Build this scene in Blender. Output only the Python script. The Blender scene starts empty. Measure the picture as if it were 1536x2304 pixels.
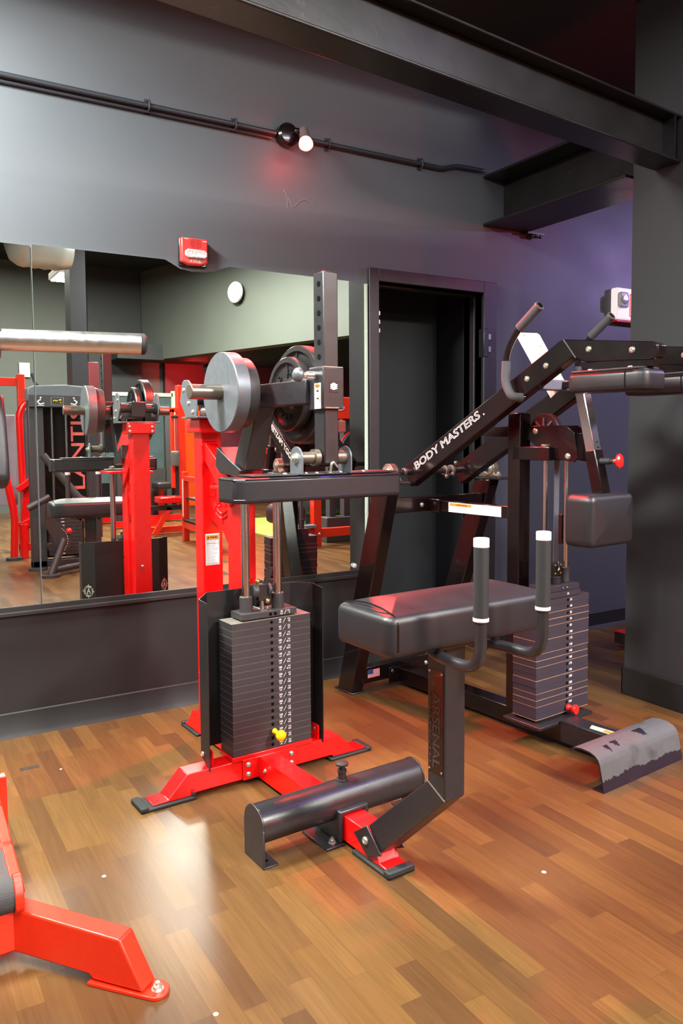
import bpy, bmesh, math, random
from mathutils import Vector, Matrix
random.seed(7)
C = bpy.context.scene.collection
PI = math.pi
V = Vector

# ------------------------------------------------------------------ materials
def srgb(c):
    return tuple(((x/12.92) if x <= 0.04045 else ((x+0.055)/1.055)**2.4) for x in [v/255 for v in c])
MATS = {}
def mat(name, col, rough=0.5, metal=0.0, var=0.12, scale=14.0, bump=0.0, bscale=60.0, coat=0.0, spec=0.5,
        emit=None, estr=0.0, rvar=0.08, trans=0.0, wear=None, wearscale=6.0, wearamt=0.62):
    if name in MATS: return MATS[name]
    m = bpy.data.materials.new(name); m.use_nodes = True
    nt = m.node_tree; nt.nodes.clear()
    N = nt.nodes.new; L = nt.links.new
    out = N('ShaderNodeOutputMaterial'); b = N('ShaderNodeBsdfPrincipled'); L(b.outputs[0], out.inputs[0])
    tc = N('ShaderNodeTexCoord'); nz = N('ShaderNodeTexNoise')
    nz.inputs['Scale'].default_value = scale; nz.inputs['Detail'].default_value = 5
    L(tc.outputs['Object'], nz.inputs['Vector'])
    lin = srgb(col)
    mx = N('ShaderNodeMix'); mx.data_type = 'RGBA'
    mx.inputs[6].default_value = (*[x*(1-var) for x in lin], 1); mx.inputs[7].default_value = (*[min(1, x*(1+var)) for x in lin], 1)
    L(nz.outputs[0], mx.inputs[0])
    src = mx.outputs[2]
    if wear:
        n2 = N('ShaderNodeTexNoise'); n2.inputs['Scale'].default_value = wearscale; n2.inputs['Detail'].default_value = 8
        L(tc.outputs['Object'], n2.inputs['Vector'])
        mr = N('ShaderNodeMapRange'); mr.inputs[1].default_value = wearamt; mr.inputs[2].default_value = wearamt+0.1
        L(n2.outputs[0], mr.inputs[0])
        m2 = N('ShaderNodeMix'); m2.data_type = 'RGBA'
        L(mr.outputs[0], m2.inputs[0]); L(src, m2.inputs[6]); m2.inputs[7].default_value = (*srgb(wear), 1)
        src = m2.outputs[2]
    L(src, b.inputs['Base Color'])
    b.inputs['Metallic'].default_value = metal
    mr2 = N('ShaderNodeMapRange'); mr2.inputs[3].default_value = max(0.0, rough-rvar); mr2.inputs[4].default_value = min(1, rough+rvar)
    L(nz.outputs[0], mr2.inputs[0]); L(mr2.outputs[0], b.inputs['Roughness'])
    b.inputs['Specular IOR Level'].default_value = spec
    b.inputs['Coat Weight'].default_value = coat
    b.inputs['Transmission Weight'].default_value = trans
    if emit:
        b.inputs['Emission Color'].default_value = (*srgb(emit), 1); b.inputs['Emission Strength'].default_value = estr
    if bump > 0:
        n3 = N('ShaderNodeTexNoise'); n3.inputs['Scale'].default_value = bscale; n3.inputs['Detail'].default_value = 6
        L(tc.outputs['Object'], n3.inputs['Vector'])
        bp = N('ShaderNodeBump'); bp.inputs['Strength'].default_value = bump; bp.inputs['Distance'].default_value = 0.004
        L(n3.outputs[0], bp.inputs['Height']); L(bp.outputs[0], b.inputs['Normal'])
    MATS[name] = m
    return m

def floor_mat():
    m = bpy.data.materials.new('laminate'); m.use_nodes = True
    nt = m.node_tree; nt.nodes.clear(); N = nt.nodes.new; L = nt.links.new
    out = N('ShaderNodeOutputMaterial'); b = N('ShaderNodeBsdfPrincipled'); L(b.outputs[0], out.inputs[0])
    tc = N('ShaderNodeTexCoord'); sp = N('ShaderNodeSeparateXYZ'); L(tc.outputs['Object'], sp.inputs[0])
    def math_(op, a, bb=None, c=None):
        n = N('ShaderNodeMath'); n.operation = op
        for i, x in enumerate((a, bb, c)):
            if x is None: continue
            if isinstance(x, (int, float)): n.inputs[i].default_value = x
            else: L(x, n.inputs[i])
        return n.outputs[0]
    W, LEN = 0.0605, 0.43
    rx = math_('DIVIDE', math_('ADD', sp.outputs['X'], 0.009), W)
    row = math_('FLOOR', rx)
    wn = N('ShaderNodeTexWhiteNoise'); wn.noise_dimensions = '1D'; L(row, wn.inputs['W'])
    yy = math_('DIVIDE', math_('ADD', sp.outputs['Y'], math_('MULTIPLY', wn.outputs['Value'], 3.0)), LEN)
    cell = math_('FLOOR', yy)
    cv = N('ShaderNodeCombineXYZ'); L(row, cv.inputs[0]); L(cell, cv.inputs[1])
    w2 = N('ShaderNodeTexWhiteNoise'); w2.noise_dimensions = '2D'; L(cv.outputs[0], w2.inputs['Vector'])
    ramp = N('ShaderNodeValToRGB'); e = ramp.color_ramp.elements
    cols = [(0.0, (77, 51, 29)), (0.28, (86, 57, 31)), (0.5, (91, 62, 33)), (0.75, (97, 67, 35)), (1.0, (103, 72, 39))]
    e[0].position = 0; e[0].color = (*srgb(cols[0][1]), 1); e[1].position = 1; e[1].color = (*srgb(cols[-1][1]), 1)
    for p, c in cols[1:-1]:
        k = e.new(p); k.color = (*srgb(c), 1)
    L(w2.outputs['Value'], ramp.inputs[0])
    # grain, stretched along the plank
    mp = N('ShaderNodeMapping'); mp.inputs['Scale'].default_value = (95, 4.5, 1)
    off = N('ShaderNodeVectorMath'); off.operation = 'ADD'; L(tc.outputs['Object'], off.inputs[0])
    sc = N('ShaderNodeVectorMath'); sc.operation = 'SCALE'; L(w2.outputs['Color'], sc.inputs[0]); sc.inputs['Scale'].default_value = 7
    L(sc.outputs[0], off.inputs[1]); L(off.outputs[0], mp.inputs[0])
    g = N('ShaderNodeTexNoise'); g.inputs['Scale'].default_value = 1.0; g.inputs['Detail'].default_value = 7; g.inputs['Distortion'].default_value = 1.2
    L(mp.outputs[0], g.inputs['Vector'])
    mr = N('ShaderNodeMapRange'); mr.inputs[1].default_value = 0.3; mr.inputs[2].default_value = 0.75; mr.inputs[3].default_value = 1.16; mr.inputs[4].default_value = 0.78
    L(g.outputs[0], mr.inputs[0])
    mul = N('ShaderNodeVectorMath'); mul.operation = 'SCALE'; L(ramp.outputs[0], mul.inputs[0]); L(mr.outputs[0], mul.inputs['Scale'])
    # seams
    fx = math_('ABSOLUTE', math_('SUBTRACT', math_('FRACT', rx), 0.5))
    fy = math_('ABSOLUTE', math_('SUBTRACT', math_('FRACT', yy), 0.5))
    s1 = math_('GREATER_THAN', fx, 0.488); s2 = math_('GREATER_THAN', fy, 0.4975)
    seam = math_('MAXIMUM', s1, s2)
    mx = N('ShaderNodeMix'); mx.data_type = 'RGBA'; L(math_('MULTIPLY', seam, 0.35), mx.inputs[0])
    L(mul.outputs[0], mx.inputs[6]); mx.inputs[7].default_value = (*srgb((60, 36, 20)), 1)
    # scuffs
    n4 = N('ShaderNodeTexNoise'); n4.inputs['Scale'].default_value = 2.2; n4.inputs['Detail'].default_value = 9; L(tc.outputs['Object'], n4.inputs['Vector'])
    m4 = N('ShaderNodeMapRange'); m4.inputs[1].default_value = 0.3; m4.inputs[2].default_value = 0.8; m4.inputs[3].default_value = 0.30; m4.inputs[4].default_value = 0.38
    L(n4.outputs[0], m4.inputs[0])
    L(mx.outputs[2], b.inputs['Base Color']); L(m4.outputs[0], b.inputs['Roughness'])
    b.inputs['Specular IOR Level'].default_value = 0.36
    bp = N('ShaderNodeBump'); bp.inputs['Strength'].default_value = 0.06; bp.inputs['Distance'].default_value = 0.002
    L(g.outputs[0], bp.inputs['Height']); L(bp.outputs[0], b.inputs['Normal'])
    return m

M_wall = mat('wall_paint', (85, 88, 95), 0.5, var=0.06, scale=3, bump=0.12, bscale=120, spec=0.35)
M_dado = mat('dado_paint', (25, 21, 22), 0.55, var=0.08, scale=4, bump=0.08, bscale=90)
M_base = mat('baseboard_vinyl', (25, 23, 24), 0.6, var=0.1)
M_ceil = mat('ceiling_paint', (14, 15, 19), 0.8, var=0.1)
M_pier = mat('pier_paint', (47, 45, 49), 0.55, var=0.08, scale=3)
M_darkfar = mat('dark_far_paint', (40, 39, 42), 0.6, var=0.08)
M_far = mat('far_wall_paint', (80, 83, 78), 0.6, var=0.08, scale=2)
M_trimm = mat('door_frame_paint', (44, 40, 42), 0.4, var=0.1)
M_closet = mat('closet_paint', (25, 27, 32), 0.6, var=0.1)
M_beam = mat('steel_beam_paint', (25, 22, 23), 0.33, var=0.2, scale=8, bump=0.1, bscale=40, wear=(60, 54, 50), wearscale=20, wearamt=0.66)
M_floor = floor_mat()
M_mirror = mat('mirror_silvering', (226, 232, 226), 0.0, 1.0, var=0.0, rvar=0.0)
M_glassedge = mat('mirror_edge', (178, 190, 176), 0.25, var=0.05)
M_red = mat('red_powder_coat', (216, 8, 10), 0.3, var=0.05, scale=30, coat=0.35)
M_red2 = mat('scarlet_powder_coat', (226, 42, 16), 0.36, var=0.08, scale=60, coat=0.25, bump=0.12, bscale=400)
M_orange = mat('orange_powder_coat', (232, 82, 12), 0.4, var=0.08)
M_blk = mat('black_powder_coat', (34, 31, 35), 0.36, var=0.1, scale=40, bump=0.04, bscale=500, spec=0.7)
M_blkgloss = mat('gloss_black_paint', (20, 11, 13), 0.2, var=0.1, coat=0.3)
M_charcoal = mat('charcoal_coat', (58, 55, 57), 0.45, var=0.08, scale=40, bump=0.05, bscale=400)
M_plate = mat('stack_plate_paint', (53, 48, 50), 0.5, var=0.08, scale=50, bump=0.05, bscale=300)
M_plate2 = mat('older_stack_plate_paint', (54, 47, 57), 0.46, var=0.1, scale=30)
M_seam = mat('worn_plate_edge', (112, 104, 98), 0.5, var=0.35, scale=60)
M_gold = mat('worn_brassy_edge', (176, 134, 96), 0.45, var=0.5, scale=35)
M_leather = mat('black_vinyl_leather', (33, 30, 34), 0.38, var=0.1, scale=20, bump=0.12, bscale=800, spec=0.55, rvar=0.05)
M_rubber = mat('black_rubber', (34, 33, 34), 0.65, var=0.1, bump=0.15, bscale=300)
M_foam = mat('grey_foam_grip', (70, 66, 70), 0.75, var=0.1, bump=0.3, bscale=300)
M_chrome = mat('chrome', (232, 228, 234), 0.2, 1.0, var=0.02, rvar=0.03)
M_steel = mat('brushed_steel', (214, 212, 210), 0.3, 1.0, var=0.06, scale=60)
M_bolt = mat('zinc_bolt', (205, 200, 188), 0.32, 0.85, var=0.1)
M_sharp = mat('raw_steel_plate', (106, 109, 116), 0.42, 0.5, var=0.16, scale=40)
M_castiron = mat('cast_iron_enamel', (40, 37, 38), 0.34, var=0.25, scale=25, bump=0.25, bscale=60)
M_peg = mat('worn_steel_peg', (122, 112, 104), 0.35, 0.8, var=0.35, scale=12)
M_alum = mat('aluminium_collar', (226, 220, 228), 0.35, 0.35, var=0.05)
M_white = mat('white_label', (232, 230, 226), 0.5, var=0.03)
M_offwhite = mat('off_white_plastic', (216, 214, 214), 0.45, var=0.04)
M_ink = mat('black_ink', (24, 22, 22), 0.6, var=0.1)
M_hole = mat('hole_shadow', (7, 6, 7), 0.9, var=0.05, spec=0.1)
M_greyink = mat('grey_ink', (140, 138, 138), 0.6, var=0.1)
M_warn = mat('warning_orange', (206, 138, 42), 0.5, var=0.08)
M_numbers = mat('white_print', (238, 234, 234), 0.5, var=0.02)
M_dim = mat('pressed_lettering', (66, 56, 56), 0.3, var=0.1)
M_nameplate = mat('dark_nameplate', (34, 14, 15), 0.18, var=0.2, coat=0.4)
M_yellow = mat('yellow_plastic', (238, 200, 16), 0.3, var=0.04, coat=0.3)
M_redplastic = mat('red_plastic', (222, 34, 30), 0.3, var=0.05, coat=0.3)
M_pinkred = mat('alarm_red_plastic', (228, 62, 60), 0.4, var=0.04)
M_lens = mat('clear_lens', (210, 210, 216), 0.15, 0.3, var=0.35, scale=110, bump=0.6, bscale=90)
M_conduit = mat('painted_conduit', (44, 46, 54), 0.35, var=0.12, spec=0.6)
M_grip = mat('grip_tape', (82, 79, 80), 0.8, var=0.25, scale=30, bump=0.5, bscale=500, wear=(62, 56, 58), wearscale=9, wearamt=0.6)
M_purplepaint = mat('dark_enamel', (46, 38, 62), 0.3, var=0.15)
M_duct = mat('galvanised_duct', (205, 206, 196), 0.35, 0.4, var=0.15, scale=6, bump=0.5, bscale=5)
M_blue = mat('flag_blue', (44, 58, 128), 0.5, var=0.05)
M_flagred = mat('flag_red', (198, 44, 50), 0.5, var=0.05)
M_logo = mat('logo_grey', (176, 170, 164), 0.5, var=0.05)
M_brass = mat('brass', (196, 164, 96), 0.3, 0.9, var=0.1)
M_greypanel = mat('grey_panel', (112, 112, 122), 0.45, var=0.08)
M_greencover = mat('turf_green', (120, 140, 60), 0.8, var=0.2)
M_bulb = mat('red_bulb_glass', (255, 190, 185), 0.3, var=0, emit=(255, 62, 56), estr=9)
M_lampwhite = mat('diffuser', (250, 250, 240), 0.5, var=0, emit=(255, 252, 238), estr=5)
M_exitred = mat('exit_letters', (240, 70, 50), 0.5, var=0, emit=(255, 70, 50), estr=0.9)
M_exitface = mat('exit_face', (236, 226, 228), 0.5, var=0.02, emit=(255, 236, 236), estr=0.35)
M_tan = mat('worn_label_tan', (206, 190, 168), 0.6, var=0.3, scale=60)
M_oldsteel = mat('tarnished_steel', (120, 108, 98), 0.4, 0.7, var=0.35, scale=30)

# ------------------------------------------------------------------ mesh builder
TEXTCACHE = {}
def text_mesh(s, outline):
    key = (s, outline)
    if key in TEXTCACHE: return TEXTCACHE[key]
    cu = bpy.data.curves.new('t', 'FONT'); cu.body = s; cu.size = 1.0
    if outline:
        cu.fill_mode = 'NONE'; cu.bevel_depth = 0.022; cu.bevel_resolution = 0
    else:
        cu.extrude = 0.02; cu.offset = 0.012
    cu.resolution_u = 3
    o = bpy.data.objects.new('t', cu); C.objects.link(o)
    dg = bpy.context.evaluated_depsgraph_get(); dg.update()
    me = o.evaluated_get(dg).to_mesh()
    vs = [v.co.copy() for v in me.vertices]; fs = [tuple(p.vertices) for p in me.polygons]
    o.evaluated_get(dg).to_mesh_clear()
    bpy.data.objects.remove(o); bpy.data.curves.remove(cu)
    x0 = min(v.x for v in vs); x1 = max(v.x for v in vs); y0 = min(v.y for v in vs); y1 = max(v.y for v in vs)
    TEXTCACHE[key] = (vs, fs, x0, x1, y0, y1)
    return TEXTCACHE[key]

def frame_from(axis, up=None):
    a = V(axis).normalized()
    u = V(up) if up else (V((0, 0, 1)) if abs(a.z) < 0.95 else V((0, 1, 0)))
    s = a.cross(u).normalized(); t = s.cross(a).normalized()
    return a, s, t

class MB:
    def __init__(s): s.v = []; s.f = []; s.mi = []
    def add(s, vs, fs, mi=0):
        n = len(s.v); s.v += [V(x) for x in vs]; s.f += [tuple(i+n for i in f) for f in fs]; s.mi += [mi]*len(fs)
        return s
    def box(s, a, b, mi=0):
        x0, y0, z0 = a; x1, y1, z1 = b
        x0, x1 = min(x0, x1), max(x0, x1); y0, y1 = min(y0, y1), max(y0, y1); z0, z1 = min(z0, z1), max(z0, z1)
        return s.add([(x0,y0,z0),(x1,y0,z0),(x1,y1,z0),(x0,y1,z0),(x0,y0,z1),(x1,y0,z1),(x1,y1,z1),(x0,y1,z1)],
            [(0,3,2,1),(4,5,6,7),(0,1,5,4),(1,2,6,5),(2,3,7,6),(3,0,4,7)], mi)
    def obox(s, c, ax, ay, az, mi=0):
        c, ax, ay, az = V(c), V(ax), V(ay), V(az)
        vs = [c+i*ax+j*ay+k*az for k in (-1,1) for (i,j) in ((-1,-1),(1,-1),(1,1),(-1,1))]
        return s.add(vs, [(0,3,2,1),(4,5,6,7),(0,1,5,4),(1,2,6,5),(2,3,7,6),(3,0,4,7)], mi)
    def bar(s, p0, p1, w, h, up=None, mi=0):
        p0, p1 = V(p0), V(p1); a, sd, t = frame_from(p1-p0, up)
        return s.obox((p0+p1)/2, a*((p1-p0).length/2), sd*(w/2), t*(h/2), mi)
    def prism(s, pts, ext, mi=0):
        pts = [V(p) for p in pts]; ext = V(ext); n = len(pts)
        return s.add(pts+[p+ext for p in pts], [tuple(range(n))[::-1], tuple(range(n, 2*n))]+[(i,(i+1)%n,(i+1)%n+n,i+n) for i in range(n)], mi)
    def pu(s, poly, u0, u1, mi=0):      # polygon of (v,z) extruded along local x
        return s.prism([(u0, v, z) for v, z in poly], (u1-u0, 0, 0), mi)
    def pv(s, poly, v0, v1, mi=0):      # polygon of (u,z) extruded along local y
        return s.prism([(u, v0, z) for u, z in poly], (0, v1-v0, 0), mi)
    def pz(s, poly, z0, z1, mi=0):
        return s.prism([(u, v, z0) for u, v in poly], (0, 0, z1-z0), mi)
    def lathe(s, prof, p, axis, seg=24, mi=0):   # prof: (dist along axis, radius)
        p = V(p); a, sd, t = frame_from(axis); vs = []; fs = []; n = len(prof)
        for d, r in prof:
            for k in range(seg):
                an = 2*PI*k/seg; vs.append(p+a*d+(sd*math.cos(an)+t*math.sin(an))*max(r, 1e-5))
        for i in range(n-1):
            for k in range(seg):
                k2 = (k+1) % seg; fs.append((i*seg+k, i*seg+k2, (i+1)*seg+k2, (i+1)*seg+k))
        fs.append(tuple(range(seg))[::-1]); fs.append(tuple((n-1)*seg+k for k in range(seg)))
        return s.add(vs, fs, mi)
    def cyl(s, p0, p1, r, seg=24, r2=None, mi=0):
        p0, p1 = V(p0), V(p1); L = (p1-p0).length
        return s.lathe([(0, r), (L, r if r2 is None else r2)], p0, p1-p0, seg, mi)
    def tube(s, path, r, seg=14, bend=0.04, mi=0):
        pts = [V(p) for p in path]; out = [pts[0]]
        for i in range(1, len(pts)-1):
            a, b, c = pts[i-1], pts[i], pts[i+1]
            d1 = (a-b); d2 = (c-b); k = min(bend, d1.length*0.45, d2.length*0.45)
            q0 = b+d1.normalized()*k; q1 = b+d2.normalized()*k
            for t in range(7):
                t /= 6; out.append(q0*(1-t)**2+b*2*t*(1-t)+q1*t*t)
        out.append(pts[-1]); vs = []; fs = []; prev = None
        for i, p in enumerate(out):
            d = (out[min(i+1, len(out)-1)]-out[max(i-1, 0)]).normalized()
            if prev is None:
                a, sd, t = frame_from(d)
            else:
                sd = (prev-d*prev.dot(d)).normalized(); t = d.cross(sd)
            prev = sd
            t = d.cross(sd)
            for k in range(seg):
                an = 2*PI*k/seg; vs.append(p+(sd*math.cos(an)+t*math.sin(an))*r)
        for i in range(len(out)-1):
            for k in range(seg):
                k2 = (k+1) % seg; fs.append((i*seg+k, i*seg+k2, (i+1)*seg+k2, (i+1)*seg+k))
        fs.append(tuple(range(seg))[::-1]); fs.append(tuple((len(out)-1)*seg+k for k in range(seg)))
        return s.add(vs, fs, mi)
    def sphere(s, c, r, seg=16, rings=10, sq=(1,1,1), mi=0):
        c = V(c); vs = []; fs = []
        for i in range(1, rings):
            th = PI*i/rings
            for k in range(seg):
                an = 2*PI*k/seg; vs.append(c+V((r*sq[0]*math.sin(th)*math.cos(an), r*sq[1]*math.sin(th)*math.sin(an), r*sq[2]*math.cos(th))))
        top = len(vs); vs.append(c+V((0,0,r*sq[2]))); vs.append(c-V((0,0,r*sq[2])))
        for i in range(rings-2):
            for k in range(seg):
                k2 = (k+1) % seg; fs.append((i*seg+k, (i+1)*seg+k, (i+1)*seg+k2, i*seg+k2))
        for k in range(seg):
            k2 = (k+1) % seg; fs.append((top, k, k2)); fs.append((top+1, (rings-2)*seg+k2, (rings-2)*seg+k))
        return s.add(vs, fs, mi)
    def bolt(s, p, axis, r=0.011, mi=0, nut=False):
        a = V(axis).normalized()
        if nut:
            s.lathe([(0, r*1.25), (0.002, r*1.25)], p, a, 20, mi); s.lathe([(0.002, r), (0.010, r), (0.011, r*0.8)], p, a, 6, mi)
            return s.lathe([(0.010, r*0.5), (0.017, r*0.5)], p, a, 12, mi)
        return s.lathe([(0, r), (r*0.25, r*0.97), (r*0.5, r*0.75), (r*0.62, r*0.42), (r*0.63, r*0.4), (r*0.35, r*0.3), (r*0.34, 0.0001)], p, a, 18, mi)
    def text(s, st, o, xd, yd, size, align='L', outline=False, mi=0, width=None):
        vs, fs, x0, x1, y0, y1 = text_mesh(st, outline)
        xd, yd = V(xd).normalized(), V(yd).normalized(); zd = xd.cross(yd)
        k = size/(y1-y0); kx = k if width is None else width/(x1-x0)
        sh = -x0 if align == 'L' else (-(x0+x1)/2 if align == 'C' else -x1)
        o = V(o)
        return s.add([o+xd*((v.x+sh)*kx)+yd*((v.y-y0)*k)+zd*(v.z*k+0.0004) for v in vs], fs, mi)
    def cushion(s, x0, x1, y0, y1, z0, z1, r=0.02, crown=0.0, corner=0.03, nx=14, ny=10, taper=0.0):
        """rounded pad, footprint with rounded corners, domed top"""
        def ring(inset, z):
            pts = []; rr = max(corner-inset, 0.004); X0, X1, Y0, Y1 = x0+inset, x1-inset, y0+inset, y1-inset
            for cx, cy, a0 in ((X1-rr, Y1-rr, 0), (X0+rr, Y1-rr, PI/2), (X0+rr, Y0+rr, PI), (X1-rr, Y0+rr, 1.5*PI)):
                for k in range(7):
                    a = a0+k*PI/12; pts.append(V((cx+rr*math.cos(a), cy+rr*math.sin(a), z)))
            return pts
        rings = [ring(r*0.5, z0), ring(r*0.12, z0+r*0.3), ring(0, z0+r)]
        rings += [ring(0, z1-r)]
        for k in range(1, 5):
            a = k*PI/8; rings.append(ring(r*(1-math.cos(a)), z1-r+r*math.sin(a)))
        m = [r+ (min(x1-x0, y1-y0)/2-r)*t for t in (0.12, 0.3, 0.5, 0.7, 0.88)]
        for q, ins in enumerate(m):
            t = (0.12, 0.3, 0.5, 0.7, 0.88)[q]; rings.append(ring(ins, z1+crown*math.sin(t*PI/2)))
        n = len(rings[0]); vs = [p for rg in rings for p in rg]; fs = []
        for i in range(len(rings)-1):
            for k in range(n):
                k2 = (k+1) % n; fs.append((i*n+k, i*n+k2, (i+1)*n+k2, (i+1)*n+k))
        fs.append(tuple(range(n))[::-1]); fs.append(tuple((len(rings)-1)*n+k for k in range(n)))
        return s.add(vs, fs)
    def build(s, name, mats, parent=None, bevel=0.0, seg=2, ang=35, kind=None, label=None, loc=None):
        me = bpy.data.meshes.new(name)
        org = V(loc) if loc is not None else V((0, 0, 0))
        me.from_pydata([v-org for v in s.v], [], s.f)
        bm = bmesh.new(); bm.from_mesh(me); bmesh.ops.recalc_face_normals(bm, faces=bm.faces); bm.to_mesh(me); bm.free()
        for m in (mats if isinstance(mats, (list, tuple)) else [mats]): me.materials.append(m)
        for p, k in zip(me.polygons, s.mi): p.material_index = k; p.use_smooth = True
        me.set_sharp_from_angle(angle=math.radians(ang))
        o = bpy.data.objects.new(name, me); C.objects.link(o)
        o.location = org
        if parent: o.parent = parent
        if bevel > 0:
            b = o.modifiers.new('bevel', 'BEVEL'); b.width = bevel; b.segments = seg; b.limit_method = 'ANGLE'; b.angle_limit = math.radians(40)
        if kind: o['kind'] = kind
        if label: o['label'] = label
        return o

def thing(name, label, cat, loc=(0,0,0), rz=0.0, group=None):
    o = bpy.data.objects.new(name, None); C.objects.link(o); o.location = loc; o.rotation_euler = (0, 0, rz)
    o.empty_display_size = 0.1
    o['label'] = label; o['category'] = cat
    if group: o['group'] = group
    return o
def tag(o, label, cat, group=None):
    o['label'] = label; o['category'] = cat
    if group: o['group'] = group
    return o
def struct(name, mb, m, **k):
    return mb.build(name, m, kind='structure', **k)
def circ(cx, cz, r, a0=0, a1=360, n=16):
    return [(cx+r*math.cos(math.radians(a0+(a1-a0)*i/n)), cz+r*math.sin(math.radians(a0+(a1-a0)*i/n))) for i in range(n+(0 if abs(a1-a0) == 360 else 1))]

# ------------------------------------------------------------------ camera (measured from the photograph's vanishing points)
cam_d = bpy.data.cameras.new('camera'); cam = bpy.data.objects.new('camera', cam_d); C.objects.link(cam)
FWD = V((0.5124, 0.8561, -0.0675)).normalized(); R = V((0.858, -0.5135, -0.006)); R = (R-FWD*R.dot(FWD)).normalized(); U = R.cross(FWD)
cam.matrix_world = Matrix(((R.x, U.x, -FWD.x, 0), (R.y, U.y, -FWD.y, -3.519), (R.z, U.z, -FWD.z, 1.25), (0, 0, 0, 1)))
cam_d.sensor_fit = 'VERTICAL'; cam_d.sensor_height = 36; cam_d.lens = 1783.48/2304*36; cam_d.shift_y = (1103.5-1152)/2304
cam_d.clip_start = 0.05; cam_d.clip_end = 60
bpy.context.scene.camera = cam

# ------------------------------------------------------------------ room
CEIL = 4.2
struct('floor', MB().box((-3, -10.8, -0.1), (9.2, 1.4, 0)), M_floor)
DX0, DX1, DT = 2.33, 3.045, 2.06     # door opening
w = MB(); w.box((-3, 0, 0.55), (DX0, 0.16, CEIL)); w.box((DX1, 0, 0), (9.2, 0.16, CEIL)); w.box((DX0, 0, DT), (DX1, 0.16, CEIL))
struct('wall_mirror', w, M_wall)
struct('wall_lower', MB().box((-3, -0.012, 0.0), (DX0-0.05, 0.16, 0.55)), M_dado, bevel=0.002)
struct('ceiling', MB().box((-3, -10.8, CEIL), (9.2, 0.2, CEIL+0.1)), M_ceil)
struct('ceiling_deck', MB().box((-3, -1.36, 3.22), (9.2, 0.0, 3.3)), M_ceil)
struct('wall_left', MB().box((-3.1, -10.8, 0), (-3, 0.2, CEIL)), M_far)
struct('wall_right', MB().box((9.2, -10.8, 0), (9.3, 0.2, CEIL)), M_far)
struct('wall_back', MB().box((-3, -10.9, 0), (9.2, -10.75, CEIL)), M_far)
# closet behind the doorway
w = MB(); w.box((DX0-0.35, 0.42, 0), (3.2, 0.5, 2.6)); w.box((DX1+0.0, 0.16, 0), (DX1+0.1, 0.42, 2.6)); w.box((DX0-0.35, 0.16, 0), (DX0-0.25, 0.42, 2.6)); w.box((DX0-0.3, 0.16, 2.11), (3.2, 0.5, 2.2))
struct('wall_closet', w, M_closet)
# door frame
w = MB(); w.box((DX0-0.06, -0.022, 0), (DX0, 0.16, DT+0.065)); w.box((DX1, -0.022, 0), (DX1+0.095, 0.16, DT+0.065)); w.box((DX0, -0.022, DT), (DX1, 0.16, DT+0.065))
w.box((DX0, 0.05, 0), (DX0+0.014, 0.09, DT)); w.box((DX1-0.014, 0.05, 0), (DX1, 0.09, DT)); w.box((DX0, 0.05, DT-0.014), (DX1, 0.09, DT))
door = struct('door_1', w, M_trimm, bevel=0.003)
h = MB(); h.box((DX0, -0.004, 1.80), (DX0+0.004, 0.03, 1.90))
for k in range(3): h.cyl((DX0+0.004, -0.012, 1.795+k*0.045), (DX0+0.004, -0.012, 1.815+k*0.045), 0.007, 12)
h.build('hinge', M_bolt, door)
h = MB(); h.box((DX1-0.004, -0.026, 1.70), (DX1+0.03, 0.02, 1.86)); h.build('latch', M_blk, door, bevel=0.003)
h = MB(); h.box((DX1+0.03, -0.03, 1.73), (DX1+0.045, -0.02, 1.76)); h.box((DX1+0.03, -0.03, 1.80), (DX1+0.045, -0.02, 1.83)); h.build('latch_keeper', M_bolt, door)
# baseboards
def baseprof(x0, x1, name):
    w = MB(); w.pu([(-0.012, 0), (-0.034, 0), (-0.032, 0.004), (-0.021, 0.02), (-0.019, 0.1), (-0.014, 0.104), (0.0, 0.104)], x0, x1)
    struct(name, w, M_base)
baseprof(-3, DX0-0.06, 'baseboard_left')
w = MB(); w.pu([(0.0, 0), (-0.022, 0), (-0.02, 0.004), (-0.008, 0.02), (-0.006, 0.1), (-0.002, 0.104), (0.0, 0.104)], DX1+0.1, 9.2)
struct('baseboard_right', w, M_base)
# ledge under the mirror
struct('trim_mirror_ledge', MB().box((-3, -0.03, 0.512), (2.258, -0.012, 0.53)), M_dado, bevel=0.003)
# pier on the right
PX, PY0, PY1 = 3.105, -1.56, -0.985
struct('wall_pier', MB().box((PX, PY0, 0), (PX+1.3, PY1, CEIL)), M_pier)
w = MB(); w.box((PX-0.01, PY0-0.01, 0), (PX, PY1+0.01, 0.135)); w.box((PX-0.01, PY1, 0), (PX+1.3, PY1+0.01, 0.135)); w.box((PX-0.01, PY0-0.01, 0), (PX+1.3, PY0, 0.135))
struct('baseboard_pier', w, M_base, bevel=0.003)
# column and bulkhead in the room behind (seen in the mirror)
struct('wall_column', MB().box((1.86, -5.25, 0), (2.02, -5.0, CEIL)), M_pier)
struct('wall_recess', MB().box((3.37, -10.74, 0), (4.30, -10.62, CEIL)), M_darkfar)
a = V((4.28, -10.75, 0)); b = V((6.05, -4.4, 0)); d = (b-a).normalized(); nn = V((-d.y, d.x, 0))
w = MB(); w.prism([a+V((0,0,2.62)), b+V((0,0,2.62)), b+V((0,0,CEIL)), a+V((0,0,CEIL))], -nn*0.25)
struct('wall_bulkhead', w, M_far)
w = MB(); w.box((3.7, -10.6, 2.60), (5.3, -10.0, 2.86)); struct('wall_soffit', w, M_darkfar)
w = MB(); w.box((4.72, -10.74, 0), (9.2, -10.6, 2.6)); struct('wall_alcove', w, mat('alcove_paint', (92, 30, 44), 0.6))

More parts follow.
